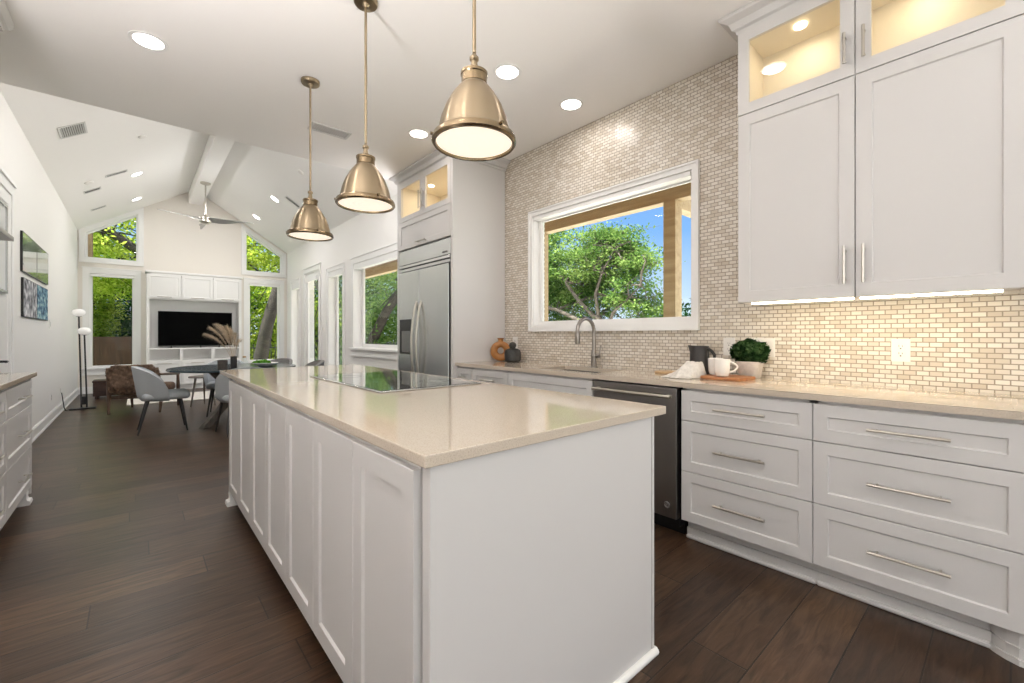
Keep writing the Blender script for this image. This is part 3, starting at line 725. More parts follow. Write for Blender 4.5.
for y in (.27, .775):
    p = MB().lathe([(.03, 2.918), (.03, 2.925)], (2.82, y, 0), 20).build('puck_light', M['puck'], wc)
    lamp('AREA', p, (2.82, y, 2.916), .75, (1.0, .83, .58), .05)
for y0, y1 in ((.515, .985), (.02, .488)):
    p = MB().box(UX + .045, UX + .075, y0, y1, 1.362, 1.372, .002).build('light_strip', M['strip'], wc)
    lamp('AREA', p, (UX + .06, (y0 + y1) / 2, 1.360), 0.9, (1.0, .84, .58), .03, size_y=y1 - y0)

# ------------------------------------------------------------------ refrigerator and its surround
RF = 2.33
sr = thing('refrigerator_cabinet', 'tall white surround with lit glass doors above the refrigerator', 'cabinet', (2.66, 4.16, 0))
MB().box(RF, KG, 3.565, 3.60, 0, ZC - .002, .002).build('near_side_panel', M['cab'], sr)
MB().box(RF, KG - .08, 4.715, 4.75, 0, ZC - .002, .002).build('far_side_panel', M['cab'], sr)
MB().box(RF + .03, KG - .08, 3.60, 4.715, 2.16, 2.175).box(RF + .03, KG - .08, 3.60, 4.715, 2.48, 2.495).box(RF + .03, KG - .08, 3.60, 4.715, 2.93, ZC - .002).box(KG - .09, KG - .08, 3.60, 4.715, 2.16, 2.93).box(RF + .022, RF + .045, 3.60, 3.625, 2.16, 2.95).box(RF + .022, RF + .045, 4.69, 4.715, 2.16, 2.95).box(RF + .022, RF + .045, 4.14, 4.175, 2.49, 2.95).build('carcass', M['cab'], sr)
MB().box(KG - .095, KG - .09, 3.6, 4.715, 2.495, 2.93).box(RF + .046, KG - .09, 3.6, 3.604, 2.495, 2.93).box(RF + .046, KG - .09, 4.711, 4.715, 2.495, 2.93).box(RF + .046, KG - .09, 3.6, 4.715, 2.495, 2.499).box(RF + .046, KG - .09, 3.6, 4.715, 2.926, 2.93).build('display_interior', M['cream'], sr)
PR = lambda a, b, d: (RF + .02 - d, a, b); PRH = lambda a, b, d: (RF - d, a, b)
f = MB().shaker(PR, 3.604, 4.712, 2.165, 2.482, .02, .055, .008, .005).build('flip_door', M['cab'], sr)
bar_handle(f, PRH, 4.06, 4.26, 2.20, 2.20)
for a0, a1, hy in ((3.604, 4.156, 4.125), (4.160, 4.712, 4.191)):
    r = rect(a0, a1, 2.487, 2.935)
    g = MB().ring(r, inset(r, .055), PR, 0, .02).build('glass_door', M['cab'], sr)
    MB().prism(inset(r, .053), PR, .006, .010).build('glass', M['cabglass'], g)
    bar_handle(g, PRH, hy, hy, 2.55, 2.75)
for y in (3.88, 4.43):
    p = MB().lathe([(.03, 2.918), (.03, 2.925)], (2.6, y, 0), 20).build('puck_light', M['puck'], sr)
    lamp('AREA', p, (2.6, y, 2.916), 1.1, (1.0, .83, .58), .05)
c1 = crown(lambda a, o, z: (RF + .02 - o, a, z), 3.565, 4.75, 2.94, ZC, .085, (1, 1))
c2_ = crown(lambda a, o, z: (a, 3.565 - o, z), RF + .02, KG, 2.94, ZC, .085, (1, 0)); c1.add(c2_.v, c2_.f)
c2_ = crown(lambda a, o, z: (a, 4.75 + o, z), RF + .02, KG - .08, 2.94, ZC, .085, (1, 0)); c1.add(c2_.v, c2_.f)
c1.build('crown_molding', M['cab'], sr)

fr = thing('refrigerator', 'built-in stainless side-by-side refrigerator with ice dispenser', 'refrigerator', (2.64, 4.16, 0))
MB().box(RF + .04, KR - .10, 3.608, 4.706, .0, 2.15).build('body', M['darksteel'], fr)
MB().box(RF + .002, RF + .045, 3.612, 4.702, 1.985, 2.145, .003).build('top_grille', M['steel'], fr)
MB().box(RF + .045, RF - .012, 3.606, 4.708, 1.945, 1.975, .003).box(RF + .045, RF - .004, 3.606, 4.708, 1.905, 1.938, .003).build('vent_trim', M['steel'], fr)
d_r = MB().box(RF - .014, RF + .042, 3.625, 4.205, .11, 1.895, .006, 2).build('refrigerator_door', M['steel'], fr)
d_l = MB().box(RF - .014, RF + .042, 4.212, 4.70, .11, 1.895, .006, 2).build('freezer_door', M['steel'], fr)
MB().box(RF + .0, RF + .04, 3.62, 4.70, 0.02, .10).build('kick_plate', M['black'], fr)
for par, y in ((d_r, 4.158), (d_l, 4.262)):
    pts = [(RF - .014 - .062 * math.sin(PI * t) ** .8 if 0 < t < 1 else RF - .012, y, .62 + .93 * t) for t in np.linspace(0, 1, 17)]
    MB().tube(pts, .0125, 12).build('handle', M['nickel'], par, smooth=True)
dp_ = MB().ring(rect(4.37, 4.64, .97, 1.36), rect(4.39, 4.62, .99, 1.23), lambda a, b, d: (RF - .016 - d, a, b), -.002, .006).build('dispenser', M['black'], d_l)
MB().box(RF - .0165, RF - .0145, 4.39, 4.62, .99, 1.23).build('dispenser_recess', M['blackglass'], dp_)
np_ = MB().box(RF - .004, RF + .003, 3.66, 3.75, 2.008, 2.026, .002).build('nameplate', M['darksteel'], fr)

# ------------------------------------------------------------------ pendants
def make_pendant(loc, label):
    t = thing('pendant_lamp', label, 'pendant light', loc, group='metal dome pendants over the island', local=True)
    zb = 0.0
    prof = [(.158, .0), (.160, .012), (.160, .022), (.149, .022), (.142, .030), (.138, .052), (.128, .095), (.110, .142), (.086, .184), (.063, .215), (.046, .234)]
    inner = [(r - .004, z) for r, z in prof[3:]][::-1]
    MB().lathe(prof[3:] + inner, (0, 0, 0), 64, caps=False).build('shade', M['brass'], t, smooth=True, ang=50)
    rim = MB().lathe([(.150, .028), (.158, .026), (.163, .016), (.164, .004), (.158, -.004), (.149, -.003), (.147, .004), (.147, .024)], (0, 0, 0), 64, caps=False).build('rim', M['brassrim'], t, smooth=True)
    for k in range(3):
        a = k * 2 * PI / 3 + .55; x, y = math.cos(a) * .158, math.sin(a) * .158
        MB().tube([(x * .97, y * .97, .022), (x * 1.0, y * 1.0, .026), (x * 1.07, y * 1.07, .026)], .0065, 8).build('thumb_screw', M['brassrim'], rim, smooth=True)
    MB().lathe([(.046, .228), (.050, .232), (.050, .262), (.053, .266), (.053, .276), (.046, .280), (.028, .282)], (0, 0, 0), 40).build('collar', M['brassrim'], t, smooth=True)
    MB().lathe([(.028, .280), (.020, .288), (.014, .304), (.012, .322), (.018, .328), (.018, .337), (.012, .344), (.008, .35)], (0, 0, 0), 24).build('socket_cap', M['brass'], t, smooth=True)
    t.scale = (.965, .965, .965)
    top = (ZC - loc[2]) / .965
    MB().tube([(0, 0, .355), (0, 0, top - .02)], .0075, 12).build('rod', M['brass'], t, smooth=True)
    MB().lathe([(.012, top - .045), (.016, top - .035), (.022, top - .028), (.062, top - .024), (.066, top - .018), (.066, top - .001)], (0, 0, 0), 40).build('ceiling_canopy', M['brass'], t, smooth=True)
    rings = []
    for i in range(10): rings += [(.147 * (1 - i / 10.0), .006 + .0012 * (i % 2) - .004 * (i / 10.0))]
    MB().lathe(rings, (0, 0, 0), 48).build('diffuser', M['diff'], t)
    return t
p0 = make_pendant((.962, 1.325, 1.903), 'nearest and largest-looking metal dome pendant over the island front')
for y, lb in ((2.345, 'middle metal dome pendant of the row above the cooktop'), (3.355, 'farthest metal dome pendant of the row, over the far island end')):
    c = copy_tree(p0); c.location = (.962, y, 1.903); c['label'] = lb

# ------------------------------------------------------------------ recessed ceiling lights
def can(loc, n, label, m, power, col, r=.078, group='recessed ceiling lights'):
    t = thing('recessed_light', label, 'ceiling light', loc, group=group, local=True)
    MB().lathe([(r * 1.28, 0), (r * 1.26, -.006), (r * 1.0, -.004), (r * .98, .0)], (0, 0, 0), 36, caps=False).build('trim_ring', M['trim'], t, smooth=True)
    MB().lathe([(r * .99, -.002), (r * .99, -.001)], (0, 0, 0), 36).build('lens', m, t)
    lamp('AREA', t, (0, 0, -.009), power, col, r * 1.7)
    t.rotation_euler = Vector(n).to_track_quat('Z', 'Y').to_euler()
    return t
for x, y, lb in ((.06, 3.57, 'round recessed light at upper left, before the vaulted ceiling'), (1.98, 2.33, 'round recessed light just right of the nearest pendant'),
                 (2.645, 2.32, 'round recessed light close to the tiled wall'), (1.97, 3.58, 'round recessed light in front of the refrigerator cabinet')):
    can((x, y, ZC), (0, 0, 1), lb, M['can'], CAN_POWER, WARM)
for x in (.06, 1.98):
    for y in (1.08, -.2):
        can((x, y, ZC), (0, 0, 1), 'round recessed light behind the camera in the flat kitchen ceiling', M['can'], CAN_POWER * .4, WARM)
can((.06, 2.33, ZC), (0, 0, 1), 'round recessed light above the left kitchen aisle', M['can'], CAN_POWER, WARM)
nL, nR = (-SLOPE, 0, 1), (SLOPE, 0, 1)
for y, lb in ((9.49, 'second recessed light on the left vault slope, nearer the kitchen'), (11.23, 'recessed light on the left vault slope nearest the gable wall'), (6.2, 'recessed light on the left vault slope hidden by the kitchen ceiling'), (5.2, 'recessed light on the left vault slope closest to the kitchen')):
    can((.01, y, vz(.01) - .001), nL, lb, M['vcan'], VAULT_POWER * (.30 if y > 11 else 1.0 if y > 9 else .7), NEUTRAL)
for y, lb in ((9.43, 'second recessed light on the right vault slope, nearer the kitchen'), (11.14, 'recessed light on the right vault slope nearest the gable wall'), (6.2, 'recessed light on the right vault slope hidden by the kitchen ceiling'), (5.2, 'recessed light on the right vault slope closest to the kitchen')):
    can((2.05, y, vz(2.05) - .001), nR, lb, M['vcan'], VAULT_POWER * (.45 if y > 11 else 2.3 if y > 9 else .95), NEUTRAL)

# ------------------------------------------------------------------ unseen uplights, added to bounce fill light off the ceiling
def fill_uplight(x, y, h, label, power):
    t = thing('added_uplight', label, 'floor lamp', (x, y, 0), group='added fill uplights', local=True)
    MB().lathe([(.13, 0), (.13, .015), (.03, .03), (.014, .05)], (0, 0, 0), 32).build('base', M['blackmetal'], t, smooth=True)
    MB().tube([(0, 0, .04), (0, 0, h - .08)], .012, 12).build('pole', M['blackmetal'], t, smooth=True)
    MB().lathe([(.012, h - .09), (.05, h - .08), (.12, h - .045), (.185, h), (.18, h + .001), (.115, h - .04), (.01, h - .07)], (0, 0, 0), 40, caps=False).build('bowl_shade', M['blackmetal'], t, smooth=True)
    MB().lathe([(.17, h - .008), (.17, h - .006)], (0, 0, 0), 40).build('lens', M['can'], t)
    lamp('AREA', t, (0, 0, h - .001), power, (1, .955, .96), .33, rot=(PI, 0, 0), spread=2.2)
fill_uplight(-.9, 1.2, .95, 'unseen uplight added before the left counter to brighten the ceiling', FILL_POWER)
fill_uplight(1.0, -1.1, .95, 'unseen uplight added by the rear glazing to brighten the ceiling', FILL_POWER * .16)
fill_uplight(2.68, 5.12, 1.9, 'unseen uplight added behind the refrigerator to brighten the far ceiling', FILL_POWER * .10)

# ------------------------------------------------------------------ vents and detectors
def vent(loc, n, w, h, label, slats=10, along='Y', name='ceiling_vent', back='ventdark'):
    t = thing(name, label, 'vent', loc, local=True, group='ceiling vents')
    PZ = lambda a, b, d: (a, b, -d)
    MB().ring(rect(-w / 2, w / 2, -h / 2, h / 2), rect(-w / 2 + .02, w / 2 - .02, -h / 2 + .02, h / 2 - .02), PZ, 0, .008).build('frame', M['ventgrey'], t)
    MB().box(-w / 2 + .02, w / 2 - .02, -h / 2 + .02, h / 2 - .02, -.0015, -.0005).build('backing', M[back], t)
    s = MB()
    for k in range(slats):
        if along == 'Y':
            x = -w / 2 + .02 + (w - .04) * (k + .5) / slats; s.add([(x - .006, -h / 2 + .02, -.003), (x + .006, -h / 2 + .02, -.0075), (x + .006, h / 2 - .02, -.0075), (x - .006, h / 2 - .02, -.003), (x - .006, -h / 2 + .02, -.0015), (x + .006, -h / 2 + .02, -.006), (x + .006, h / 2 - .02, -.006), (x - .006, h / 2 - .02, -.0015)], [(0, 1, 2, 3), (7, 6, 5, 4), (0, 4, 5, 1), (1, 5, 6, 2), (2, 6, 7, 3), (3, 7, 4, 0)])
        else:
            y = -h / 2 + .02 + (h - .04) * (k + .5) / slats; s.add([(-w / 2 + .02, y - .008, -.007), (-w / 2 + .02, y + .006, -.002), (w / 2 - .02, y + .006, -.002), (w / 2 - .02, y - .008, -.007)], [(0, 1, 2, 3)])
    s.build('louvers', M['ventgrey'], t)
    if abs(n[0]) > 0: t.rotation_euler = (0, math.atan(-n[0]), 0) if n[0] < 0 else (0, -math.atan(n[0]), 0)
    return t
def onslope(x, y): return (x, y, vz(x) - .002)
tilt = math.atan(SLOPE)
vs_ = [vent(onslope(-.54, 6.94), nL, .26, .34, 'large louvred air vent on the left vault slope', 11, 'Y'),
       vent(onslope(-.23, 9.11), nL, .30, .10, 'slim grey slot vent on the left vault slope beside a recessed light', 2, 'X'),
       vent(onslope(-.53, 9.64), nL, .24, .14, 'small louvred vent on the left vault slope, middle of three', 4, 'X'),
       vent(onslope(-.52, 10.95), nL, .24, .10, 'small slot vent on the left vault slope above the slanted window', 2, 'X')]
for v in vs_: v.rotation_euler = (0, -tilt, 0)
v5 = vent(onslope(2.25, 8.95), nR, .30, .12, 'slim slot vent on the right vault slope behind the farthest pendant', 2, 'X'); v5.rotation_euler = (0, tilt, 0)
vent((1.33, 4.05, ZC - .001), (0, 0, 1), .34, .16, 'rectangular white vent in the flat kitchen ceiling', 16, 'Y', back='ventmid')
def detector(loc, rot, label, r=.05):
    o = MB().lathe([(r, 0), (r, -.012), (r * .8, -.022), (r * .3, -.026)], (0, 0, 0), 28).build('smoke_detector', M['plate'], origin=(0, 0, 0), smooth=True)
    o.location = loc; o.rotation_euler = rot
    return tag(o, label, 'detector')
detector(onslope(.06, 7.72), (0, -tilt, 0), 'small white round detector high on the left vault slope')
detector(onslope(2.04, 7.61), (0, tilt, 0), 'small white round detector on the right vault slope')
detector(onslope(-.54, 9.14), (0, -tilt, 0), 'small white speaker disc on the left vault slope above the louvred vent', .06)

# ------------------------------------------------------------------ ceiling fan
fn = thing('ceiling_fan', 'silver three-blade ceiling fan hung from the ridge beam', 'ceiling fan', (1.03, 10.36, 3.36))
MB().lathe([(.02, 4.125), (.05, 4.13), (.085, 4.145), (.088, 4.169)], (1.03, 10.36, 0), 32).build('canopy', M['nickel'], fn, smooth=True)
MB().tube([(1.03, 10.36, 4.14), (1.03, 10.36, 3.50)], .013, 12).build('rod', M['nickel'], fn, smooth=True)
MB().lathe([(.02, 3.54), (.03, 3.52), (.04, 3.505), (.085, 3.50), (.10, 3.485), (.10, 3.45), (.085, 3.445), (.085, 3.43), (.10, 3.425), (.10, 3.395), (.07, 3.37), (.02, 3.36)], (1.03, 10.36, 0), 36).build('motor', M['nickel'], fn, smooth=True)
for ang in (90, 210, 330):
    a = math.radians(ang); c, s_ = math.cos(a), math.sin(a); mb = MB(); vs = []; fs = []
    n = 14
    for i in range(n):
        t = i / (n - 1); r = .09 + .76 * t
        wl, wr = -(.075 * (1 - t) ** .8 + .012), (.05 + .05 * math.sin(PI * min(1, t * 1.6)) ** 1) * (1 - t) ** .7 + .006
        tw = math.radians(24 * (1 - t) + 6); dz = -.02 * t + .0
        for w in (wl, wr):
            for h in (.004, -.004):
                u = w * math.cos(tw); z = 3.44 + dz + w * math.sin(tw) * (-1) + h
                vs.append((1.03 + r * c - u * s_, 10.36 + r * s_ + u * c, z))
    for i in range(n - 1):
        k = 4 * i; fs += [(k, k + 2, k + 6, k + 4), (k + 1, k + 5, k + 7, k + 3), (k, k + 4, k + 5, k + 1), (k + 2, k + 3, k + 7, k + 6)]
    fs += [(0, 1, 3, 2), (4 * n - 4, 4 * n - 2, 4 * n - 1, 4 * n - 3)]
    mb.add(vs, fs).build('blade', M['fanblade'], fn, smooth=True)

KLG = KL + .003
# ------------------------------------------------------------------ left cabinets and hood
LF = -.557
PLc = lambda a, b, d: (LF - .02 + d, a, b); PLh = lambda a, b, d: (LF + d, a, b)
def left_cab(label, y0, y1, hy, hw):
    c = thing('left_base_cabinet', label, 'cabinet', ((LF + KLG) / 2, (y0 + y1) / 2, 0), group='white drawer cabinets on the left')
    MB().box(KLG, LF - .0205, y0, y1, .115, .883).build('carcass', M['cab'], c)
    MB().box(KLG, LF - .09, y0, y1, 0, .115).box(LF - .09, LF - .06, y0, y1, 0, .02, .006).build('toe_board', M['cab'], c)
    for z0, z1 in ((.122, .404), (.408, .692), (.696, .866)):
        f = MB().shaker(PLc, y0 + .002, y1 - .002, z0, z1, .02, .055, .008, .005).build('drawer_front', M['cab'], c)
        bar_handle(f, PLh, hy - hw, hy + hw, (z0 + z1) / 2, (z0 + z1) / 2)
    return c
cl_ = left_cab('white three-drawer base cabinet at the far end of the left counter', 3.75, 4.55, 4.16, .11)
left_cab('white three-drawer base cabinet at the left photo edge', 2.9, 3.745, 3.35, .11)
lf_ = MB(); foot_prof(lf_, LF - .10, LF - .02, 4.47, 4.55, (1, 1)); lf_.build('bracket_foot', M['trim'], cl_)
MB().box(KLG, LF - .005, 4.552, 4.57, .06, .883).build('end_panel', M['cab'], cl_)
tag(top_mesh(KLG, -.545, 2.88, 4.66, .884, .914).build('left_countertop', M['quartz']), 'cream quartz slab on the left drawer cabinets', 'countertop')
hd = thing('range_hood', 'slim stainless hood under a white chimney box at the left edge', 'range hood', (-.87, 3.6, 1.77))
MB().box(KLG, -.58, 3.1, 4.114, 1.772, 1.80, .002).build('canopy', M['darksteel'], hd)
hp = MB(); bt = [(KLG, 3.12, 1.80), (-.60, 3.12, 1.80), (-.60, 4.09, 1.80), (KLG, 4.09, 1.80)]; tp = [(KLG, 3.3, 1.97), (-.72, 3.3, 1.97), (-.72, 3.95, 1.97), (KLG, 3.95, 1.97)]
hp.add(bt + tp, [(0, 3, 2, 1), (4, 5, 6, 7)] + [(i, (i + 1) % 4, (i + 1) % 4 + 4, i + 4) for i in range(4)]).build('flare', M['steel'], hd)
MB().box(KLG, -.60, 3.12, 3.87, 1.97, 2.97).build('chimney_box', M['cab'], hd)
c1 = crown(lambda a, o, z: (-.60 + o, a, z), 3.12, 3.87, 2.965, ZC, .05, (0, 1)); c2_ = crown(lambda a, o, z: (a, 3.87 + o, z), KLG, -.60, 2.965, ZC, .05, (0, 1)); c1.add(c2_.v, c2_.f)
c1.build('crown_molding', M['cab'], hd)

# ------------------------------------------------------------------ outlets and switches
def wall_plate(name, label, P, w, h, kind):
    cat = 'outlet' if kind == 'outlet' else 'switch'
    t = thing(name, label, cat, P(0, 0, 0))
    MB().prism(rect(-w / 2, w / 2, -h / 2, h / 2), P, 0, .006).build('cover_plate', M['plate'], t)
    if kind == 'outlet':
        MB().prism(rect(-.017, .017, -.037, .037), P, .006, .0075).build('receptacle', M['white'], t)
        s = MB()
        for zc in (.019, -.019):
            s.prism(rect(-.0075, -.0055, zc - .002, zc + .009), P, .0074, .0079).prism(rect(.0055, .0075, zc - .002, zc + .007), P, .0074, .0079).prism(rect(-.003, .003, zc - .013, zc - .007), P, .0074, .0079)
        s.build('slots', M['slot'], t)
    else:
        n = max(1, round(w / .055))
        for i in range(n):
            x = (i - (n - 1) / 2) * .046
            MB().prism(rect(x - .0165, x + .0165, -.033, .033), P, .006, .009).build('rocker', M['white'], t)
    return t
PK = lambda y, z: (lambda a, b, d: (KR - d, y - a, z + b))
wall_plate('outlet', 'white double outlet alone under the wall cabinet', PK(.374, 1.105), .074, .118, 'outlet')
wall_plate('outlet', 'white outlet between the black pitcher and the potted plant', PK(1.235, 1.107), .074, .118, 'outlet')
wall_plate('switch_plate', 'wide white switch plate behind the potted plant', PK(1.03, 1.105), .14, .118, 'switch')
wall_plate('outlet', 'white outlet behind the amber ring vase', PK(3.40, 1.105), .074, .118, 'outlet')
wall_plate('light_switch', 'white switch between glass door and narrow window', (lambda a, b, d: (LR - d, 9.35 - a, 1.32 + b)), .075, .118, 'switch')
PLs = lambda y, z: (lambda a, b, d: (LL + d, y + a, z + b))
wall_plate('light_switch', 'small white switch below the framed pictures', PLs(8.5, 1.33), .075, .118, 'switch')
wall_plate('outlet', 'white outlet low on the left wall before the floor lamp', PLs(8.6, .33), .075, .118, 'outlet')
wall_plate('outlet', 'white outlet feeding the black lamp cord', PLs(9.55, .33), .075, .118, 'outlet')

# ------------------------------------------------------------------ things on the wall counter
CZ = .9145
# amber ring vase
vr = MB(); cx_, cy_, R, r = 2.845, 3.455, .069, .034
pts = []
N, K = 40, 16
vs = []; fs = []
for i in range(N):
    a = 2 * PI * i / N
    rr = r * (1.12 if math.sin(a) < 0 else 1.0 + .12 * math.cos(a) ** 2)
    for k in range(K):
        b = 2 * PI * k / K
        rad = R + rr * math.cos(b)
        uu, ww = rad * math.cos(a), rr * .95 * math.sin(b)
        vs.append((cx_ + .771 * uu + .637 * ww, cy_ - .637 * uu + .771 * ww, CZ + R + r * 1.1 + rad * math.sin(a) * .98))
for i in range(N):
    for k in range(K):
        fs.append((i * K + k, ((i + 1) % N) * K + k, ((i + 1) % N) * K + (k + 1) % K, i * K + (k + 1) % K))
vr.add(vs, fs)
vz0 = CZ + 2 * R + 2 * r * 1.05
rv = thing('ring_vase', 'amber ring-shaped vase with a hole through its middle', 'vase', (cx_, cy_, CZ))
vr.build('body', M['amber'], rv, smooth=True, ang=60)
MB().lathe([(.036, vz0 - .02), (.027, vz0 - .005), (.026, vz0 + .012), (.036, vz0 + .026), (.036, vz0 + .029), (.029, vz0 + .028), (.02, vz0 + .006)], (cx_, cy_, 0), 28).build('neck', M['amber'], rv, smooth=True)
jv = thing('stoneware_jar', 'dark charcoal stoneware jar with round stopper beside the amber vase', 'jar', (2.84, 3.26, CZ))
MB().lathe([(.055, CZ), (.078, CZ + .012), (.083, CZ + .05), (.083, CZ + .095), (.074, CZ + .120), (.050, CZ + .132), (.032, CZ + .136)], (2.84, 3.26, 0), 36).build('body', M['charcoal'], jv, smooth=True)
MB().lathe([(.028, CZ + .134), (.030, CZ + .144), (.036, CZ + .156), (.037, CZ + .17), (.030, CZ + .188), (.014, CZ + .198), (.003, CZ + .20)], (2.84, 3.26, 0), 28).build('stopper', M['charcoal'], jv, smooth=True)

# pitcher
pt_x, pt_y = 2.92, 1.40
pc = thing('pitcher', 'matte black pitcher with round handle beside the mugs', 'pitcher', (pt_x, pt_y, CZ))
prof = [(.047, CZ), (.062, CZ + .004), (.065, CZ + .02), (.062, CZ + .10), (.059, CZ + .15), (.061, CZ + .194), (.058, CZ + .194), (.056, CZ + .15), (.058, CZ + .10), (.060, CZ + .03), (.0, CZ + .02)]
pm = MB().lathe(prof, (pt_x, pt_y, 0), 36, caps=False)
pv = []
dirn = Vector((-.05, 1.0)).normalized()
for x, y, z in pm.v:
    u = Vector((x - pt_x, y - pt_y)); q = u.normalized().dot(dirn) if u.length > .02 else 0; k = max(0, (z - CZ - .14) / .054)
    ex = .020 * k * max(0, q) ** 6
    pv.append((x + dirn.x * ex, y + dirn.y * ex, z + ex * .2))
pm.v = pv
pm.build('body', M['pitch'], pc, smooth=True)
hp_ = [(pt_x + .3 * (.056 + .050 * math.sin(PI * t) ** .7 if 0 < t < 1 else .054) * -.3, pt_y - (.056 + .050 * math.sin(PI * t) ** .7 if 0 < t < 1 else .054), CZ + .178 - .105 * t) for t in np.linspace(0, 1, 17)]
MB().tube(hp_, .0095, 10).build('handle', M['pitch'], pc, smooth=True)

# serving board, wavy outline
bo = []
for i in range(60):
    a = 2 * PI * i / 60; ex = abs(math.cos(a)) ** .45 * math.copysign(1, math.cos(a)); ey = abs(math.sin(a)) ** .45 * math.copysign(1, math.sin(a))
    bo.append((2.73 + .118 * ex + .009 * math.sin(4 * a + .6), 1.135 + .128 * ey + .008 * math.sin(3 * a + 1)))
def outline_slab(o, z0, z1):
    n = len(o); mb = MB()
    i_ = [(2.73 + (x - 2.73) * .97, 1.135 + (y - 1.135) * .975) for x, y in o]
    vs = [(x, y, z0) for x, y in i_] + [(x, y, z0 + .004) for x, y in o] + [(x, y, z1 - .004) for x, y in o] + [(x, y, z1) for x, y in i_]
    fs = [tuple(range(n))[::-1], tuple(range(3 * n, 4 * n))] + [(k * n + i, k * n + (i + 1) % n, (k + 1) * n + (i + 1) % n, (k + 1) * n + i) for k in range(3) for i in range(n)]
    return mb.add(vs, fs)
tag(outline_slab(bo, CZ, CZ + .019).build('serving_board', M['board'], smooth=True, ang=50), 'reddish brown wooden serving board under the white mugs', 'serving board')
BZ = CZ + .0195
def make_mug(loc, rot, label):
    t = thing('mug', label, 'mug', loc, rot, group='white ceramic mugs', local=True)
    pr = [(.026, 0), (.034, .002), (.041, .022), (.0435, .06), (.045, .103), (.0435, .104), (.042, .103), (.041, .06), (.038, .024), (.0, .010)]
    MB().lathe(pr, (0, 0, 0), 36, caps=False).lathe([(.030, 0), (.0, .0005)], (0, 0, 0), 36, caps=False).build('cup', M['white'], t, smooth=True)
    h = [(.042 + .041 * math.sin(PI * q) ** .65 if 0 < q < 1 else .040, 0, .088 - .064 * q) for q in np.linspace(0, 1, 15)]
    MB().tube(h, .0058, 10).build('handle', M['white'], t, smooth=True)
    return t
mg = make_mug((2.69, 1.15, BZ), -1.0, 'white mug in front with its ring handle toward the plant')
mg2 = copy_tree(mg); mg2.location = (2.765, 1.222, BZ); mg2.rotation_euler = (0, 0, .4); mg2['label'] = 'white mug behind, half hidden, nearest the folded towel'

# potted plant
ppx, ppy = 2.927, 1.08
pp = thing('potted_plant', 'small leafy green plant in a pale square pot', 'plant', (ppx, ppy, CZ))
def squircle(r, z, n=40, p=.5):
    return [(ppx + r * math.copysign(abs(math.cos(2 * PI * i / n)) ** p, math.cos(2 * PI * i / n)), ppy + r * math.copysign(abs(math.sin(2 * PI * i / n)) ** p, math.sin(2 * PI * i / n)), z) for i in range(n)]
lv = [(.052, 0), (.056, .003), (.068, .098), (.069, .104), (.064, .104), (.062, .09)]
vs = []; fs = []
for r, z in lv: vs += squircle(r, CZ + z)
for k in range(len(lv) - 1):
    for i in range(40): fs.append((k * 40 + i, k * 40 + (i + 1) % 40, (k + 1) * 40 + (i + 1) % 40, (k + 1) * 40 + i))
fs += [tuple(range(40))[::-1]]
pot = MB().add(vs, fs).build('pot', M['pot'], pp, smooth=True, ang=50)
MB().add(squircle(.0625, CZ + .092), [tuple(range(40))]).build('soil', M['soil'], pot)
rng = np.random.default_rng(11)
def leaf_cloud(centers, normals, size, rng, aspect=.5, fold=.25, spread=.9):
    """one folded quad pair per leaf; returns verts, faces"""
    n = len(centers); c = np.asarray(centers)
    d = np.asarray(normals) + rng.normal(0, spread, (n, 3)); d /= np.linalg.norm(d, axis=1)[:, None] + 1e-9
    t = np.cross(d, rng.normal(0, 1, (n, 3))); t /= np.linalg.norm(t, axis=1)[:, None] + 1e-9
    b = np.cross(d, t); s = (size * rng.uniform(.65, 1.3, n))[:, None]
    v = np.empty((n, 4, 3))
    v[:, 0] = c - t * s * .5; v[:, 1] = c + b * s * aspect * .5 + d * s * fold * .3; v[:, 2] = c + t * s * .5; v[:, 3] = c - b * s * aspect * .5 + d * s * fold * .3
    return v.reshape(-1, 3), np.arange(4 * n).reshape(n, 4)
def leaf_object(name, v, f, m, parent):
    org = np.array(ORG[parent.name]); me = bpy.data.meshes.new(name); v = (v - org).astype(np.float32)
    tri = np.empty((len(f) * 2, 3), dtype=np.int32); tri[0::2] = f[:, [0, 1, 2]]; tri[1::2] = f[:, [0, 2, 3]]
    me.vertices.add(len(v)); me.vertices.foreach_set('co', v.ravel())
    me.loops.add(tri.size); me.loops.foreach_set('vertex_index', tri.ravel())
    me.polygons.add(len(tri)); me.polygons.foreach_set('loop_start', np.arange(0, tri.size, 3, dtype=np.int32))
    try: me.polygons.foreach_set('loop_total', np.full(len(tri), 3, dtype=np.int32))
    except Exception: pass
    me.update(calc_edges=True); me.validate(); me.materials.append(m)
    o = bpy.data.objects.new(name, me); COL.objects.link(o); o.parent = parent; ORG[o.name] = Vector(org)
    return o
n = 1500
d = rng.normal(0, 1, (n, 3)); d /= np.linalg.norm(d, axis=1)[:, None]
rad = rng.uniform(.72, 1.0, n)[:, None] * (1 + .10 * np.sin(7 * d[:, :1]) * np.sin(6 * d[:, 1:2]))
cc = np.array([ppx - .005, ppy, CZ + .160]) + d * rad * np.array([.080, .106, .078])
cc[:, 0] = np.minimum(cc[:, 0], KR - .02)
v, f = leaf_cloud(cc, d, .034, rng, .6, .35, .7)
v[:, 0] = np.minimum(v[:, 0], KR - .012)
leaf_object('foliage', v, f, M['boxleaf'], pp)
st_ = MB()
for k in range(9):
    a = 2 * PI * k / 9; st_.tube([(ppx + .02 * math.cos(a), ppy + .02 * math.sin(a), CZ + .09), (ppx + .05 * math.cos(a), ppy + .06 * math.sin(a), CZ + .17)], .002, 5)
st_.build('stems', M['soil'], pp)

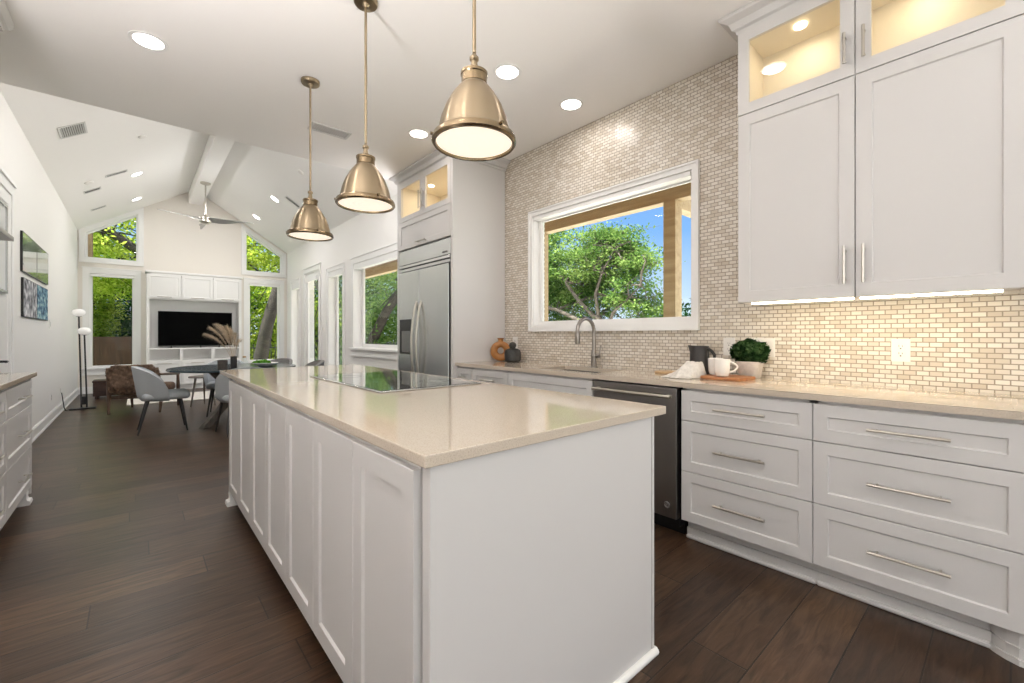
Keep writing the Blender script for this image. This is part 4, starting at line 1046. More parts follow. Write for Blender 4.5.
# crumpled towel
tw = MB(); n1, n2 = 40, 30; vs = []
for i in range(n1):
    for j in range(n2):
        u, w = i / (n1 - 1), j / (n2 - 1)
        y = 1.465 - .19 * u; x = 2.545 + .20 * w
        ridge = .092 * min(1, max(0, w / .42)) ** .9 * (1 if w < .8 else max(0, (1 - w) / .2) ** .6) * (min(1, u / .62) ** 1.1) * (1 if u < .88 else (max(0, 1 - u) / .12) ** .5)
        wr = .006 * math.sin(11 * u + 3 * w) * math.sin(PI * u) + .006 * abs(math.sin(20 * w + 5 * u)) - .004 + .003 * math.sin(29 * u - 12 * w)
        z = CZ + .007 + max(0, ridge + max(-.003, wr * min(1, ridge / .02 + .25)))
        vs.append((x + .012 * math.sin(9 * u), y + .010 * math.sin(8 * w) - .02 * w, z))
fs = [(i * n2 + j, (i + 1) * n2 + j, (i + 1) * n2 + j + 1, i * n2 + j + 1) for i in range(n1 - 1) for j in range(n2 - 1)]
o = len(vs); vs2 = vs + [(x, y, z - .005) for x, y, z in vs]; fs2 = fs + [tuple(k + o for k in f[::-1]) for f in fs]
bd_ = [i * n2 for i in range(n1)] + [(n1 - 1) * n2 + j for j in range(1, n2)] + [i * n2 + n2 - 1 for i in range(n1 - 2, -1, -1)] + [j for j in range(n2 - 2, 0, -1)]
fs2 += [(bd_[k], bd_[(k + 1) % len(bd_)], bd_[(k + 1) % len(bd_)] + o, bd_[k] + o) for k in range(len(bd_))]
tl = thing('tea_towel', 'crumpled white fringed tea towel in front of the black pitcher', 'towel', (2.67, 1.35, CZ))
MB().add(vs2, fs2).build('cloth', M['linen'], tl, smooth=True, ang=80)
fg = MB()
for k in range(34):
    u = k / 33; x0, y0, z0 = vs[int(u * (n1 - 1)) * n2]
    fg.tube([(x0, y0, z0 - .002), (x0 - .008, y0 + random.uniform(-.003, .003), CZ + .005), (x0 - .020, y0 + random.uniform(-.005, .005), CZ + .002)], .0016, 5)
fg.build('fringe', M['linen'], tl)
rb = MB().lathe([(.070, CZ), (.074, CZ + .003), (.074, CZ + .012), (.070, CZ + .015)], (2.83, 1.60, 0), 40)
tag(rb.build('round_board', M['tan'], smooth=True), 'small round pale wood board beyond the towel', 'serving board')

# ------------------------------------------------------------------ television built-in
BY = 11.85
mu = thing('media_cabinet', 'white television built-in with upper doors, niche and cubbies', 'cabinet', (1.02, 12.02, 0))
x0, x1 = .165, 1.872; YW = YT - .003
mb = MB().box(x0, x0 + .05, BY, YW, 0, 2.50).box(x1 - .05, x1, BY, YW, 0, 2.50).box(x0, x1, BY, YW, 2.47, 2.50).box(x0 + .05, x1 - .05, BY + .02, YW, 1.94, 1.965).box(x0 + .05, x1 - .05, BY, YW, .875, .905).box(x0 + .05, x1 - .05, BY, YW, .615, .645).box(x0 + .05, x1 - .05, YW - .02, YW - .001, 0.1, 2.47).box(x0 + .05, x1 - .05, BY + .03, BY + .05, 0, .10)
for x in (.749, 1.317): mb.box(x - .03, x + .03, BY, YW - .02, .645, .875)
mb.build('carcass', M['trim'], mu)
MB().box(x0 - .02, x1 + .02, BY - .03, YW, 2.50, 2.545, .006).build('top_molding', M['trim'], mu)
PM = lambda a, b, d: (a, BY - .001 - d, b); PMH = lambda a, b, d: (a, BY - .021 - d, b)
xs = [x0 + .002, .749, 1.317, x1 - .002]
for a0, a1 in zip(xs, xs[1:]):
    f = MB().shaker(PM, a0 + .004, a1 - .004, 1.965, 2.468, .02, .05, .008, .005).build('upper_door', M['trim'], mu)
    bar_handle(f, PMH, (a0 + a1) / 2 - .12, (a0 + a1) / 2 + .12, 1.995, 1.995, .006)
    f = MB().shaker(PM, a0 + .004, a1 - .004, .105, .612, .02, .05, .008, .005).build('lower_door', M['trim'], mu)
    bar_handle(f, PMH, (a0 + a1) / 2 - .12, (a0 + a1) / 2 + .12, .575, .575, .006)
tv = thing('television', 'large black flat television standing in the white niche', 'television', (1.03, 11.98, .906))
bdy = MB().box(.355, 1.70, 11.965, 12.0, .945, 1.70, .004).build('body', M['black'], tv)
MB().box(.363, 1.692, 11.962, 11.9655, .957, 1.692).build('screen', M['screen'], bdy)
for x in (.58, 1.10, 1.45): MB().box(x - .012, x + .012, 11.92, 12.03, .9055, .912).box(x - .008, x + .008, 11.97, 11.99, .91, .95).build('foot', M['black'], tv)

# ------------------------------------------------------------------ framed pictures on the left wall
A1 = art_mat('soft_landscape_print', [(.30, (.10, .20, .06)), (.42, (.34, .42, .32)), (.52, (.45, .44, .42)), (.62, (.42, .24, .21)), (.72, (.55, .60, .45))], 1.6, (1, .5, 3), 4)
A2 = art_mat('grey_mottled_print', [(.36, (.05, .05, .06)), (.46, (.22, .22, .24)), (.55, (.42, .42, .45)), (.66, (.75, .75, .76))], 13, (1, 1, 1), gloss=0)
A3 = art_mat('blue_mottled_print', [(.36, (.02, .05, .09)), (.46, (.08, .18, .29)), (.56, (.24, .40, .45)), (.68, (.55, .68, .68))], 12, (1, .7, 1.6), gloss=0)
PLp = lambda a, b, d: (LL + d, a, b)
for y0, y1, z0, z1, m, lb in ((6.52, 7.34, 1.83, 2.235, A1, 'black framed glossy print, upper left of the four on the left wall'), (7.36, 8.19, 1.83, 2.235, A1, 'black framed glossy print, upper right of the four on the left wall'),
                              (6.56, 7.34, 1.37, 1.77, A2, 'black framed grey mottled print, lower left of the four on the left wall'), (7.36, 8.16, 1.37, 1.77, A3, 'black framed blue mottled print, lower right of the four on the left wall')):
    t = thing('framed_picture', lb, 'picture', (LL, (y0 + y1) / 2, z0), group='framed prints on the left wall')
    MB().ring(rect(y0, y1, z0, z1), rect(y0 + .006, y1 - .006, z0 + .006, z1 - .006), PLp, .001, .020).build('frame', M['blackmetal'], t)
    MB().prism(rect(y0 + .006, y1 - .006, z0 + .006, z1 - .006), PLp, .010, .0195).build('print', m, t)

# ------------------------------------------------------------------ floor lamp
fl = thing('floor_lamp', 'black two-stem floor lamp with white globes by the left window', 'floor lamp', (-.63, 9.75, 0))
MB().box(-.79, -.49, 9.66, 9.84, 0.0, .022, .004).build('base', M['blackmetal'], fl)
for x, y, z, r in ((-.69, 9.77, 1.53, .075), (-.625, 9.74, 1.235, .078)):
    MB().tube([(x + .03, y, .02), (x, y, z - .05)], .011, 10).build('stem', M['blackmetal'], fl, smooth=True)
    MB().lathe([(.02, -.055), (.035, -.05), (.036, -.04)], (x, y, z), 20).build('globe_cup', M['blackmetal'], fl, smooth=True)
    MB().lathe([(.004, -.062), (.04, -.058), (.072, -.035), (.082, 0), (.072, .035), (.04, .058), (.004, .063)], (x, y, z + .01), 28).build('globe', M['globe'], fl, smooth=True, ang=80)
MB().lathe([(.03, .07), (.035, .08), (.035, .19), (.03, .2)], (-.63, 9.755, 0), 16).build('joint', M['blackmetal'], fl, smooth=True)
cord = MB().tube([(-.80, 9.70, .012), (-.82, 9.62, .010), (-.835, 9.56, .06), (-.862, 9.55, .30)], .006, 8)
cord.build('cord', M['black'], fl, smooth=True)

# ------------------------------------------------------------------ dining set
def make_chair(loc, rot, label, m, m_in=None):
    """local frame: faces +Y, seat centre at the origin"""
    t = thing('dining_chair', label, 'chair', loc, rot, group='upholstered dining chairs', local=True)
    N, K = 36, 9; PH_ = math.radians(100); vs = []; fs = []
    def pt(phi, q, off):
        p = max(0.0, 1 - abs(phi / PH_) ** 2.3) ** .55
        z = .385 + q * (.035 + (.805 - .42) * p)
        rr = .235 + .055 * min(1, (z - .385) / .40) + off - .05 * max(0, 1 - (z - .385) / .06) ** 2 * .6
        return (rr * math.sin(phi) * 1.02, -rr * math.cos(phi) * 1.08 + .02, z)
    for off, rev in ((0, False), (-.045, True)):
        for i in range(N + 1):
            phi = -PH_ + 2 * PH_ * i / N
            for k in range(K): vs.append(pt(phi, k / (K - 1), off))
    w = (N + 1) * K
    for i in range(N):
        for k in range(K - 1):
            a = i * K + k; fs += [(a, a + K, a + K + 1, a + 1), (w + a, w + a + 1, w + a + K + 1, w + a + K)]
        a = i * K + K - 1; fs.append((a, a + K, w + a + K, w + a)); a = i * K; fs.append((a, w + a, w + a + K, a + K))
    for i in (0, N):
        for k in range(K - 1):
            a = i * K + k; fs.append((a, a + 1, w + a + 1, w + a))
    MB().add(vs, fs).build('backrest', m, t, smooth=True, ang=55)
    MB().box(-.222, .222, -.20, .265, .395, .485, .042, 4).build('seat', m, t, smooth=True, ang=60)
    for sx in (-1, 1):
        for y, yf in ((.17, .235), (-.14, -.235)):
            MB().tube([(sx * .15, y, .40), (sx * .205, yf, 0)], [.017, .009], 10).build('leg', M['blackmetal'], t, smooth=True)
    return t
ch = make_chair((.25, 6.92, 0), -PI / 2, 'grey curved-back dining chair in full view left of the table', M['fabric'])
for x, y, rz, lb in ((.97, 6.18, 0.12, 'grey dining chair with its back turned, touching the island corner'),
                     (1.02, 7.80, PI - .2, 'grey dining chair on the far side of the glass table'),
                     ):
    c = copy_tree(ch); c.location = (x, y, 0); c.rotation_euler = (0, 0, rz); c['label'] = lb
for x, y, rz, lb in ((1.62, 7.62, PI * .72, 'speckled grey dining chair behind the green bowl'), (1.86, 6.85, PI / 2, 'dark grey dining chair whose tilted back shows right of the bowl')):
    make_chair((x, y, 0), rz, lb, M['fabric2'])
TX, TY, TR = 1.02, 6.92, .74
tb = thing('dining_table', 'round tinted glass dining table on crossed wooden legs', 'table', (TX, TY, 0))
MB().lathe([(TR - .008, .728), (TR, .733), (TR, .749), (TR - .005, .754)], (TX, TY, 0), 72).build('tabletop', mat('blue_grey_glass_top', (.045, .065, .075), .18, spec=.3), tb, smooth=True)
for a, mm in ((.45, 'ashwood'), (.45 + PI / 2, 'ashwood')):
    for s in (-1, 1):
        ux, uy = math.cos(a), math.sin(a)
        lg = MB(); p = [(TX + s * ux * .42, TY + s * uy * .42, 0), (TX - s * ux * .30, TY - s * uy * .30, .727)]
        nx, ny = -uy * .035, ux * .035; off = s * .03
        vs = []
        for q in p:
            for du, dn in ((-.05, -1), (.05, -1), (.05, 1), (-.05, 1)): vs.append((q[0] + ux * du + nx * dn - uy * off, q[1] + uy * du + ny * dn + ux * off, q[2]))
        lg.add(vs, [(0, 1, 2, 3), (7, 6, 5, 4)] + [(i, (i + 1) % 4, (i + 1) % 4 + 4, i + 4) for i in range(4)]).build('leg', M[mm], tb)
TZ = .7545
def solid(prof, c, name, m, label, cat, seg=28):
    return tag(MB().lathe([(r, c[2] + z) for r, z in prof], (c[0], c[1], 0), seg, caps=False).build(name, m, smooth=True), label, cat)
solid([(.001, 0), (.052, 0), (.055, .004), (.055, .11), (.051, .111), (.050, .012), (.001, .010)], (.83, 6.56, TZ), 'short_vase', mat('brown_stoneware', (.055, .045, .035), .5, noise=.4, nscale=25), 'short brown cylindrical vase at the left of the pampas vase', 'vase')
pvx, pvy = .965, 6.66
solid([(.001, 0), (.035, 0), (.036, .004), (.038, .15), (.034, .151), (.032, .012), (.001, .010)], (pvx, pvy, TZ), 'tall_vase', M['pitch'], 'tall black vase holding dried pampas grass', 'vase')
pg = thing('pampas_grass', 'dried tan pampas plumes fanning from the tall black vase', 'dried grass', (pvx, pvy, TZ + .03))
stm = MB(); sv = []; sf = []; rg_ = random.Random(3)
for k in range(9):
    lean = (-1.0, -.78, -.6, -.44, -.3, -.14, .04, .2, .36)[k]; az = rg_.uniform(-.6, .6); Ls = rg_.uniform(.40, .46)
    tip = Vector((pvx + (lean - .12) * .27, pvy + az * .16, TZ + .15 + Ls * (1 - .85 * (lean + .42) ** 2) * .92))
    b0 = Vector((pvx + lean * .006, pvy, TZ + .03)); mid = Vector((pvx + lean * .07, pvy + az * .04, TZ + .15 + Ls * .55 * (1 - .5 * (lean + .42) ** 2)))
    def curve(t): return b0 * (1 - t) ** 2 + mid * 2 * t * (1 - t) + tip * t * t
    stm.tube([curve(t) for t in np.linspace(0, 1, 9)], [.0020] * 8 + [.001], 5)
    for q in range(420 if lean < .3 else 200):
        t = 1 - rg_.random() ** 1.2 * .56; p = curve(t); dr = (curve(min(1, t + .02)) - curve(t - .02)).normalized()
        sd_ = Vector((rg_.gauss(0, 1), rg_.gauss(0, 1), rg_.gauss(-.3, .8))); ln = rg_.uniform(.04, .11) * (1.2 - .7 * abs(t - .74) / .3)
        m_ = p + (dr * .9 + sd_.normalized() * .45).normalized() * ln * .6; e_ = m_ + (dr * .5 + sd_.normalized() * .4 + Vector((0, 0, -.45))).normalized() * ln * .5
        w_ = sd_.cross(dr).normalized() * .0015
        o = len(sv); sv += [p - w_, p + w_, m_ + w_ * .7, m_ - w_ * .7, e_]; sf += [(o, o + 1, o + 2, o + 3), (o + 3, o + 2, o + 4)]
stm.build('stalk', M['pampas'], pg, smooth=True)
MB().add(sv, sf).build('plume', M['pampas'], pg, recalc=False)
cf = thing('glass_carafe', 'clear glass carafe right of the black vase', 'carafe', (1.09, 6.70, TZ))
MB().lathe([(.001, TZ), (.040, TZ), (.045, TZ + .01), (.043, TZ + .07), (.025, TZ + .105), (.024, TZ + .125), (.030, TZ + .14)], (1.09, 6.70, 0), 28, caps=False).build('body', M['glass'], cf, smooth=True)
MB().lathe([(.02, TZ + .126), (.02, TZ + .146), (.012, TZ + .15)], (1.09, 6.70, 0), 20).build('stopper', M['tan'], cf, smooth=True)
bw = thing('salad_bowl', 'shallow white bowl of bright green leaves on the dining table', 'bowl', (1.34, 6.70, TZ))
MB().lathe([(.001, TZ), (.07, TZ), (.12, TZ + .02), (.16, TZ + .05), (.156, TZ + .052), (.115, TZ + .026), (.001, TZ + .010)], (1.34, 6.70, 0), 36, caps=False).build('dish', M['white'], bw, smooth=True)
n = 260; d = rng.normal(0, 1, (n, 3)); d /= np.linalg.norm(d, axis=1)[:, None]; d[:, 2] = abs(d[:, 2])
cc = np.array([1.30, 6.70, TZ + .045]) + d * rng.uniform(.5, 1, n)[:, None] * np.array([.11, .11, .045])
v, f = leaf_cloud(cc, d, .04, rng, .6, .3)
tag(leaf_object('greens', v, f, M['green'], bw), None, None, None, 'stuff')

# ------------------------------------------------------------------ lounge chair, trunk, side table, rug
fwd = Vector((.38, .925)).normalized(); rz_ = math.atan2(fwd.y, fwd.x) - PI / 2
ac = thing('lounge_chair', 'brown fur lounge chair with tapered wooden legs seen from behind', 'armchair', (.11, 8.97, 0), rz_, local=True)
for sx in (-1, 1):
    MB().tube([(sx * .315, -.33, 0), (sx * .325, -.30, .25), (sx * .31, -.36, .58)], [.015, .027, .020], 10).build('leg', M['walnut'], ac, smooth=True)
    MB().tube([(sx * .315, .36, 0), (sx * .32, .34, .28), (sx * .325, .31, .53)], [.014, .025, .020], 10).build('leg', M['walnut'], ac, smooth=True)
    MB().tube([(sx * .325, -.36, .585), (sx * .335, -.1, .57), (sx * .335, .15, .555), (sx * .325, .36, .535)], [.018, .022, .024, .016], 10).build('armrest', M['walnut'], ac, smooth=True)
MB().box(-.31, .31, -.30, .33, .22, .27, .01).build('seat_frame', M['walnut'], ac)
MB().box(-.285, .285, -.26, .36, .27, .41, .05, 4).build('seat_cushion', M['brownfab'], ac, smooth=True, ang=60)
bm = bmesh.new(); bmesh.ops.create_cube(bm, size=1); bmesh.ops.bevel(bm, geom=bm.edges[:], offset=.12, segments=3, affect='EDGES'); bmesh.ops.subdivide_edges(bm, edges=bm.edges[:], cuts=3, use_grid_fill=True)
fur_pts = []
rf_ = random.Random(5)
for v_ in bm.verts:
    x, y, z = v_.co; bump = .010 * math.sin(31 * x + 9 * z) + .008 * math.sin(23 * z - 17 * x + 5 * y)
    zz = .30 + (z + .5) * .44; yy = -.285 + y * .15 - (zz - .3) * .27 + (bump if y < 0 else -bump)
    v_.co = (x * .60, yy, zz + bump * .6)
bk = MB().bm(bm); back = bk.build('back_cushion', M['fur'], ac, smooth=True, ang=80)
hv = []; hf = []
for fi in range(9000):
    f_ = bk.f[rf_.randrange(len(bk.f))]; ws = [rf_.random() for _ in f_]; sw = sum(ws)
    p = sum((Vector(bk.v[i]) * (w / sw) for i, w in zip(f_, ws)), Vector()); nn = (Vector(bk.v[f_[1]]) - Vector(bk.v[f_[0]])).cross(Vector(bk.v[f_[2]]) - Vector(bk.v[f_[0]]))
    if nn.length < 1e-12: continue
    nn.normalize()
    if nn.dot(p - Vector((0, -.34, .52))) < 0: nn = -nn
    dr = (nn * .5 + Vector((rf_.gauss(0, .35), rf_.gauss(0, .35), -.8 + rf_.gauss(0, .3)))).normalized(); w_ = dr.cross(nn + Vector((.01, .02, .03))).normalized() * .003
    o = len(hv); hv += [p - w_, p + w_, p + dr * rf_.uniform(.02, .042)]; hf.append((o, o + 1, o + 2))
tag(MB().add(hv, hf).build('fur_pile', M['fur'], back, recalc=False), None, None, None, 'stuff')

tk = thing('storage_trunk', 'low dark brown wooden trunk beneath the left window', 'trunk', (-.30, 11.25, 0))
MB().box(-.60, .0, 11.05, 11.45, .05, .30, .008).build('body', M['darkwood'], tk)
MB().box(-.61, .01, 11.04, 11.46, .302, .335, .006).build('lid', M['darkwood'], tk)
for x in (-.55, -.05):
    for y in (11.09, 11.41): MB().box(x - .025, x + .025, y - .025, y + .025, 0, .05).build('foot', M['darkwood'], tk)
sdt = thing('side_table', 'small round side table with tapered wooden legs beyond the dining table', 'side table', (.86, 8.92, 0))
MB().lathe([(.205, .472), (.21, .478), (.21, .490), (.205, .494)], (.86, 8.92, 0), 40).build('tabletop', M['ashwood'], sdt, smooth=True)
for a in (.6, .6 + 2 * PI / 3, .6 + 4 * PI / 3):
    MB().tube([(.86 + .12 * math.cos(a + 2.9), 8.92 + .12 * math.sin(a + 2.9), .473), (.86 + .19 * math.cos(a + 2.9), 8.92 + .19 * math.sin(a + 2.9), 0)], [.018, .010], 10).build('leg', M['ashwood'], sdt, smooth=True)
tag(MB().box(-.12, 2.0, 9.72, 11.0, .0005, .012, .004).build('area_rug', M['rug']), 'cream rug on the dark floor before the television', 'rug')

# ------------------------------------------------------------------ outdoors
struct(MB().box(-60, 80, -40, 90, -.62, -.5), 'ground', M['lawn'], 'lawn around the house', 'lawn')
struct(MB().box(3.2, 13.5, -1.7, 19.5, -.5, -.46), 'floor_bounce_patio', M['patio'], 'pale concrete patio added beside the house to bounce sunlight indoors')  # pale paving added to bounce sunlight up through the right windows
struct(MB().box(-14, -1.33, -16, 6.5, -.5, -.03).box(-1.33, 12, -16, -1.77, -.5, -.03), 'ground_bounce_rear', M['paver'], 'unseen grey paving added behind the viewer to bounce daylight')  # unseen neutral ground added to bounce daylight into the room
struct(MB().box(-2.3, -1.36, -2.7, 4.9, 2.95, 3.05).box(-1.36, 3.2, -2.7, -1.8, 2.95, 3.05), 'sun_block_eave', M['trim'], 'unseen white eave added outside the rear glazing to block sun', 'roof')  # unseen overhang added to keep direct sun out of the room
po = thing('patio_cover', 'pine patio cover with square post outside the kitchen window', 'patio cover', (4.0, 4.5, -.5))
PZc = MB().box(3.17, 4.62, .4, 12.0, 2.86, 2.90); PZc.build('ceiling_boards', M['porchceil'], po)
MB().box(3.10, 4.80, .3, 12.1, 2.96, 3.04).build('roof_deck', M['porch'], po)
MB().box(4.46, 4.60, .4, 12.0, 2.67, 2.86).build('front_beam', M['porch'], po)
MB().box(4.60, 9.0, 2.42, 2.54, 2.60, 2.84).build('cross_beam', M['porch'], po)
MB().box(4.455, 4.60, 2.405, 2.55, -.5, 2.67, .004).build('post', M['porch'], po)
MB().box(4.455, 4.60, 4.475, 4.62, -.5, 2.67, .004).build('post', M['porch'], po)
MB().box(4.455, 4.60, 11.8, 11.95, -.5, 2.67, .004).build('post', M['porch'], po)
MB().box(8.86, 9.0, 2.41, 2.55, -.5, 2.67, .004).build('post', M['porch'], po)
for y in np.arange(.6, 11.9, .6): MB().box(3.17, 4.46, y - .02, y + .02, 2.90, 2.96).build('rafter', M['porch'], po)

fnc = thing('wood_fence', 'brown board fence outside the left window', 'fence', (-2.0, 18.0, -.5))
for k in range(60):
    x = -7.5 + .15 * k
    if x > 1.3: break
    MB().box(x, x + .1495, 18.0, 18.02, -.5, 1.13 + random.uniform(-.006, .006)).build('board', M['fence'], fnc)
MB().box(-7.5, 1.4, 18.02, 18.06, 0, .09).box(-7.5, 1.4, 18.02, 18.06, .8, .89).build('rail', M['fence'], fnc)
def railing(label, pts, z1):
    t = thing('iron_fence', label, 'fence', (pts[0][0], pts[0][1], -.5))
    a, b = Vector(pts[0] + (0,)), Vector(pts[1] + (0,)); n = int((b - a).length / .13)
    n = min(n, 98)
    for i in range(n + 1):
        p = a.lerp(b, i / n); MB().box(p.x - .012, p.x + .012, p.y - .012, p.y + .012, -.5, z1).build('picket', M['iron'], t)
    for z in (-.3, z1 - .12): MB().tube([(a.x, a.y, z), (b.x, b.y, z)], .02, 6).build('rail', M['iron'], t)
railing('dark iron fence outside the right window beside the television', ((1.6, 17.0), (9.5, 17.0)), .86)
railing('dark iron fence outside the window beside the refrigerator', ((7.8, 8.5), (7.8, 16.9)), .90)
pst = MB().box(-.90, -.74, 13.6, 13.76, -.5, 3.9, .004).build('eave_post', wood_mat('brown_post', (.16, .10, .05), (.34, .22, .12), 'Z', 5, .7))
tag(pst, 'brown timber post outside the left slanted window', 'post')

def tree(name, label, base, trunk, clusters, lm, bm_, leaf, per, seed, branches=14, group=None, br=.05, twig=True, limbs=(), clump=.55):
    """trunk: list of (x, y, z, r); clusters: list of (centre, radii, count of leaf clumps)"""
    R = np.random.default_rng(seed); rr = random.Random(seed)
    t = thing(name, label, 'tree', base, group=group)
    mb = MB(); mb.tube([p[:3] for p in trunk], [p[3] for p in trunk], 12)
    tops = [Vector(p[:3]) for p in trunk]
    for lb in limbs: mb.tube([p[:3] for p in lb], [p[3] for p in lb], 9); tops += [Vector(p[:3]) for p in lb[1:]]
    allc = []; alln = []
    for c, rad, cnt in clusters:
        d = R.normal(0, 1, (cnt, 3)); d /= np.linalg.norm(d, axis=1)[:, None]
        cc = np.array(c) + d * (R.uniform(.35, 1.0, cnt) ** .6)[:, None] * np.array(rad)
        for q in range(min(branches, cnt)):
            e0 = Vector(cc[q]); cand = tops[2:] if limbs else tops[-3:]; s0 = min(cand, key=lambda p: (p - e0).length * rr.uniform(.7, 1.3)); mid = s0.lerp(e0, .5) + Vector((rr.gauss(0, .3), rr.gauss(0, .3), rr.uniform(-.2, .35)))
            pts = [s0, s0.lerp(mid, .5) + Vector((rr.gauss(0, .08), rr.gauss(0, .08), .05)), mid, mid.lerp(e0, .55) + Vector((rr.gauss(0, .15), rr.gauss(0, .15), rr.gauss(0, .1))), e0]
            b0 = br * rr.uniform(.7, 1.5); mb.tube(pts, [b0, b0 * .8, b0 * .6, b0 * .4, b0 * .15], 7)
            for _ in range(3 if twig else 0):
                e2 = e0 + Vector((rr.gauss(0, .5), rr.gauss(0, .5), rr.gauss(0, .4))); mb.tube([mid.lerp(e0, rr.uniform(.2, .8)), e2], [b0 * .35, b0 * .08], 5)
        sp = np.array(rad) * (clump / max(1.0, cnt ** (1 / 3)) * 1.6)
        pos = np.repeat(cc, per, axis=0) + R.normal(0, 1, (cnt * per, 3)) * sp * np.array([1, 1, .6])
        allc.append(pos); alln.append(np.tile([0, 0, .8], (cnt * per, 1)))
    mb.build('trunk', bm_, t, smooth=True, ang=70)
    v, f = leaf_cloud(np.vstack(allc), np.vstack(alln), leaf, R, .5, .25, .8)
    leaf_object('crown', v, f, lm, t)
    return t
G = 'trees outside the windows'
# spreading oak outside the kitchen window
tree('oak_tree', 'spreading oak framed by the kitchen window', (13.3, 9.6, -.5),
     [(13.3, 9.5, -.5, .34), (13.3, 9.6, .5, .28), (13.2, 9.9, 1.2, .22), (13.2, 10.3, 1.9, .15)],
     [((14.2, 12.8, 4.1), (1.8, 3.2, 1.7), 95), ((13.9, 10.0, 4.1), (1.5, 1.6, 1.1), 42), ((14.2, 14.8, 2.4), (2.0, 2.4, 2.1), 66), ((14.3, 11.6, 2.2), (1.2, 2.0, 1.1), 26), ((13.8, 8.9, 2.5), (1.0, .9, .8), 14), ((14.4, 10.2, .9), (1.6, 2.2, .7), 34)],
     M['leafA'], M['barklight'], 0.12, 270, 21, 22, G, .035, limbs=[
     [(13.2, 9.8, 1.0, 0.116), (12.9, 10.8, 1.7, 0.088), (12.8, 12.0, 2.2, 0.068), (12.8, 13.4, 2.5, 0.048), (12.9, 14.8, 2.6, 0.027)],
     [(13.2, 10.2, 1.7, 0.095), (13.0, 11.0, 2.5, 0.075), (13.0, 11.7, 3.3, 0.054), (13.2, 12.6, 4.2, 0.034), (13.4, 13.2, 5.0, 0.020)],
     [(13.2, 10.2, 1.8, 0.082), (13.0, 10.2, 2.7, 0.061), (13.0, 9.9, 3.5, 0.041), (13.2, 9.5, 4.3, 0.024)],
     [(13.2, 9.9, 1.2, 0.082), (13.0, 9.4, 2.0, 0.054), (13.1, 8.8, 2.5, 0.034), (13.2, 8.4, 2.9, 0.020)],
     [(13.3, 9.6, .6, 0.088), (13.0, 10.6, .95, 0.068), (12.8, 11.8, 1.2, 0.048), (12.8, 13.2, 1.3, 0.034), (12.9, 14.6, 1.6, 0.020)],
     [(13.3, 9.6, .4, 0.082), (13.0, 8.9, .9, 0.054), (13.1, 8.3, 1.2, 0.027)]], clump=.42)
tree('shrub_tree', 'low far treetop right of the patio post', (19, 7.6, -.5), [(19, 7.6, -.5, .15), (19, 7.6, .6, .12), (19, 7.6, 1.2, .06)],
     [((19, 7.9, 1.4), (1.5, 1.7, .9), 30)], M['leafC'], M['bark'], .17, 90, 22, 8, G, .03)
tree('shrub_tree', 'low far treetop between the oak and the patio post', (22, 12, -.5), [(22, 12, -.5, .15), (22, 12, .6, .12), (22, 12, 1.4, .06)],
     [((22, 12, 1.6), (2.0, 2.2, 1.3), 36)], M['leafC'], M['bark'], .18, 90, 23, 8, G, .03)
# leaning trunk outside the window beside the refrigerator
tree('leaning_tree', 'dark leaning tree outside the window beside the refrigerator', (7.7, 17.9, -.5),
     [(7.5, 18.4, -.5, .26), (7.7, 18.0, 1.0, .22), (8.05, 17.4, 2.2, .19), (8.5, 16.7, 3.3, .16), (9.2, 16.0, 4.4, .12), (10.0, 15.4, 5.2, .07)],
     [((9.2, 17.0, 4.6), (3.0, 2.4, 1.6), 60), ((8.8, 19.0, 1.4), (3.0, 1.2, 1.9), 70), ((11.0, 15.0, 1.6), (2.2, 2.4, 2.0), 50)], M['leafA'], M['bark'], .16, 150, 24, 6, G, .03)
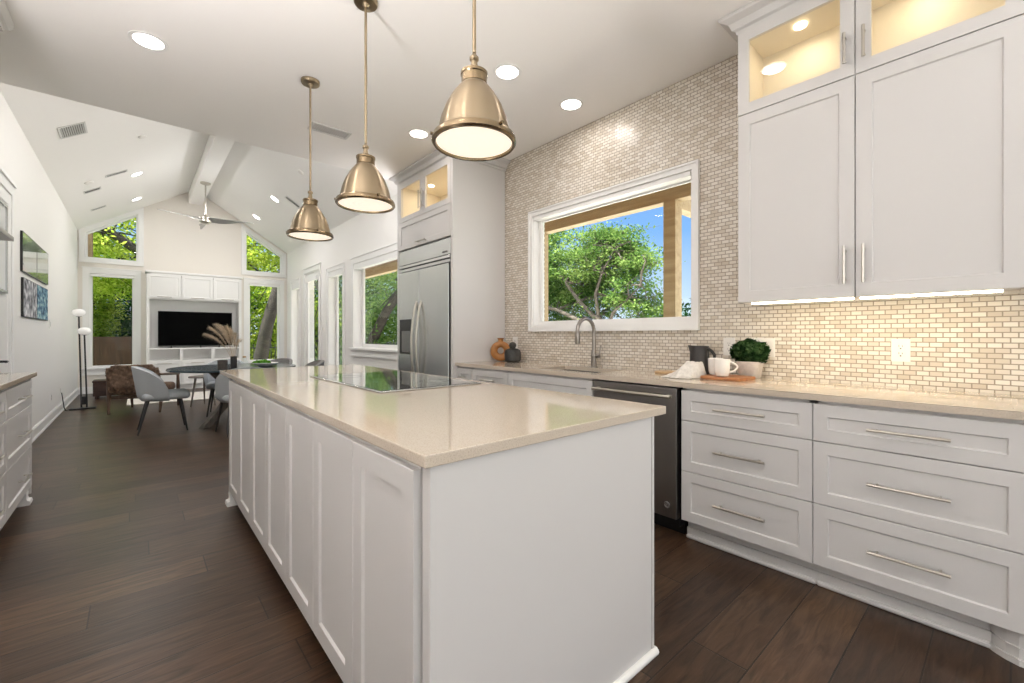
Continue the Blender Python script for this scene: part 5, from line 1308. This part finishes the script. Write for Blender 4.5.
# trees behind the gable wall
tree('limb_tree', 'yellow-green tree whose dark limb crosses the left slanted window', (1.4, 16.6, -.5),
     [(1.5, 16.8, -.5, .26), (1.3, 16.6, 1.6, .22), (.9, 16.3, 2.8, .17), (.3, 16.05, 3.33, .13), (-.5, 16.0, 3.95, .10), (-1.3, 16.0, 4.5, .06)],
     [((-.5, 16.6, 4.3), (1.7, 1.2, 1.1), 52), ((-.5, 18.5, 3.3), (2.0, .8, 1.0), 50)], M['leafB'], M['bark'], .13, 110, 25, 10, G, .03)
tree('maple_tree', 'bright yellow-green tree behind the brown fence, left half of the window', (-1.2, 20.5, -.5),
     [(-1.2, 20.5, -.5, .16), (-1.2, 20.5, 1.2, .13), (-1.1, 20.4, 2.4, .07)], [((-1.35, 20.3, 1.9), (.85, .8, 1.5), 60), ((-.4, 19.6, 3.05), (.9, .6, .5), 22)], M['leafB'], M['bark'], .13, 120, 26, 10, G, .03)
tree('laurel_tree', 'deep green tree behind the brown fence, right half of the window', (.2, 21.5, -.5),
     [(.2, 21.5, -.5, .16), (.2, 21.5, 1.2, .13), (.2, 21.5, 2.4, .07)], [((.25, 21.2, 1.7), (1.05, .9, 1.7), 90), ((-2.5, 23.0, 3.0), (1.8, 1.0, 3.0), 60), ((1.5, 23.0, 3.0), (1.6, 1.0, 3.0), 60)], M['leafC'], M['bark'], .13, 120, 27, 10, G, .03)
tree('leaning_trunk_tree', 'thick leaning trunk outside the right window beside the television', (2.85, 15.0, -.5),
     [(2.8, 15.1, -.5, .24), (2.88, 15.0, .5, .20), (3.05, 15.0, 1.5, .18), (3.36, 15.0, 2.7, .16), (3.8, 15.1, 3.9, .13), (4.3, 15.2, 4.8, .08)],
     [((3.2, 16.2, 4.2), (1.6, 1.0, 1.2), 56), ((4.0, 19.0, 2.0), (2.2, 1.0, 2.6), 90)], M['leafB'], M['bark'], .14, 110, 28, 12, G, .03)
tree('evergreen_tree', 'deep green tree behind the leaning trunk by the dark iron fence', (4.6, 21.0, -.5),
     [(4.6, 21, -.5, .2), (4.6, 21, 1.5, .16), (4.6, 21, 3.0, .08)], [((4.4, 21.0, 1.6), (2.2, 1.0, 2.2), 100), ((7.5, 22.5, 2.6), (2.2, 1.2, 3.2), 70)], M['leafC'], M['bark'], .15, 110, 29, 10, G, .04)
tree('hackberry_tree', 'mid-green tree seen through the glass door and narrow windows', (9.5, 25.0, -.5),
     [(9.5, 25, -.5, .25), (9.5, 25, 1.8, .2), (9.5, 25, 3.6, .1)], [((9.3, 25, 2.8), (3.4, 2.4, 3.0), 120), ((14.5, 25, 2.8), (3.4, 3.0, 3.2), 80)], M['leafA'], M['bark'], .18, 110, 30, 10, G, .05)
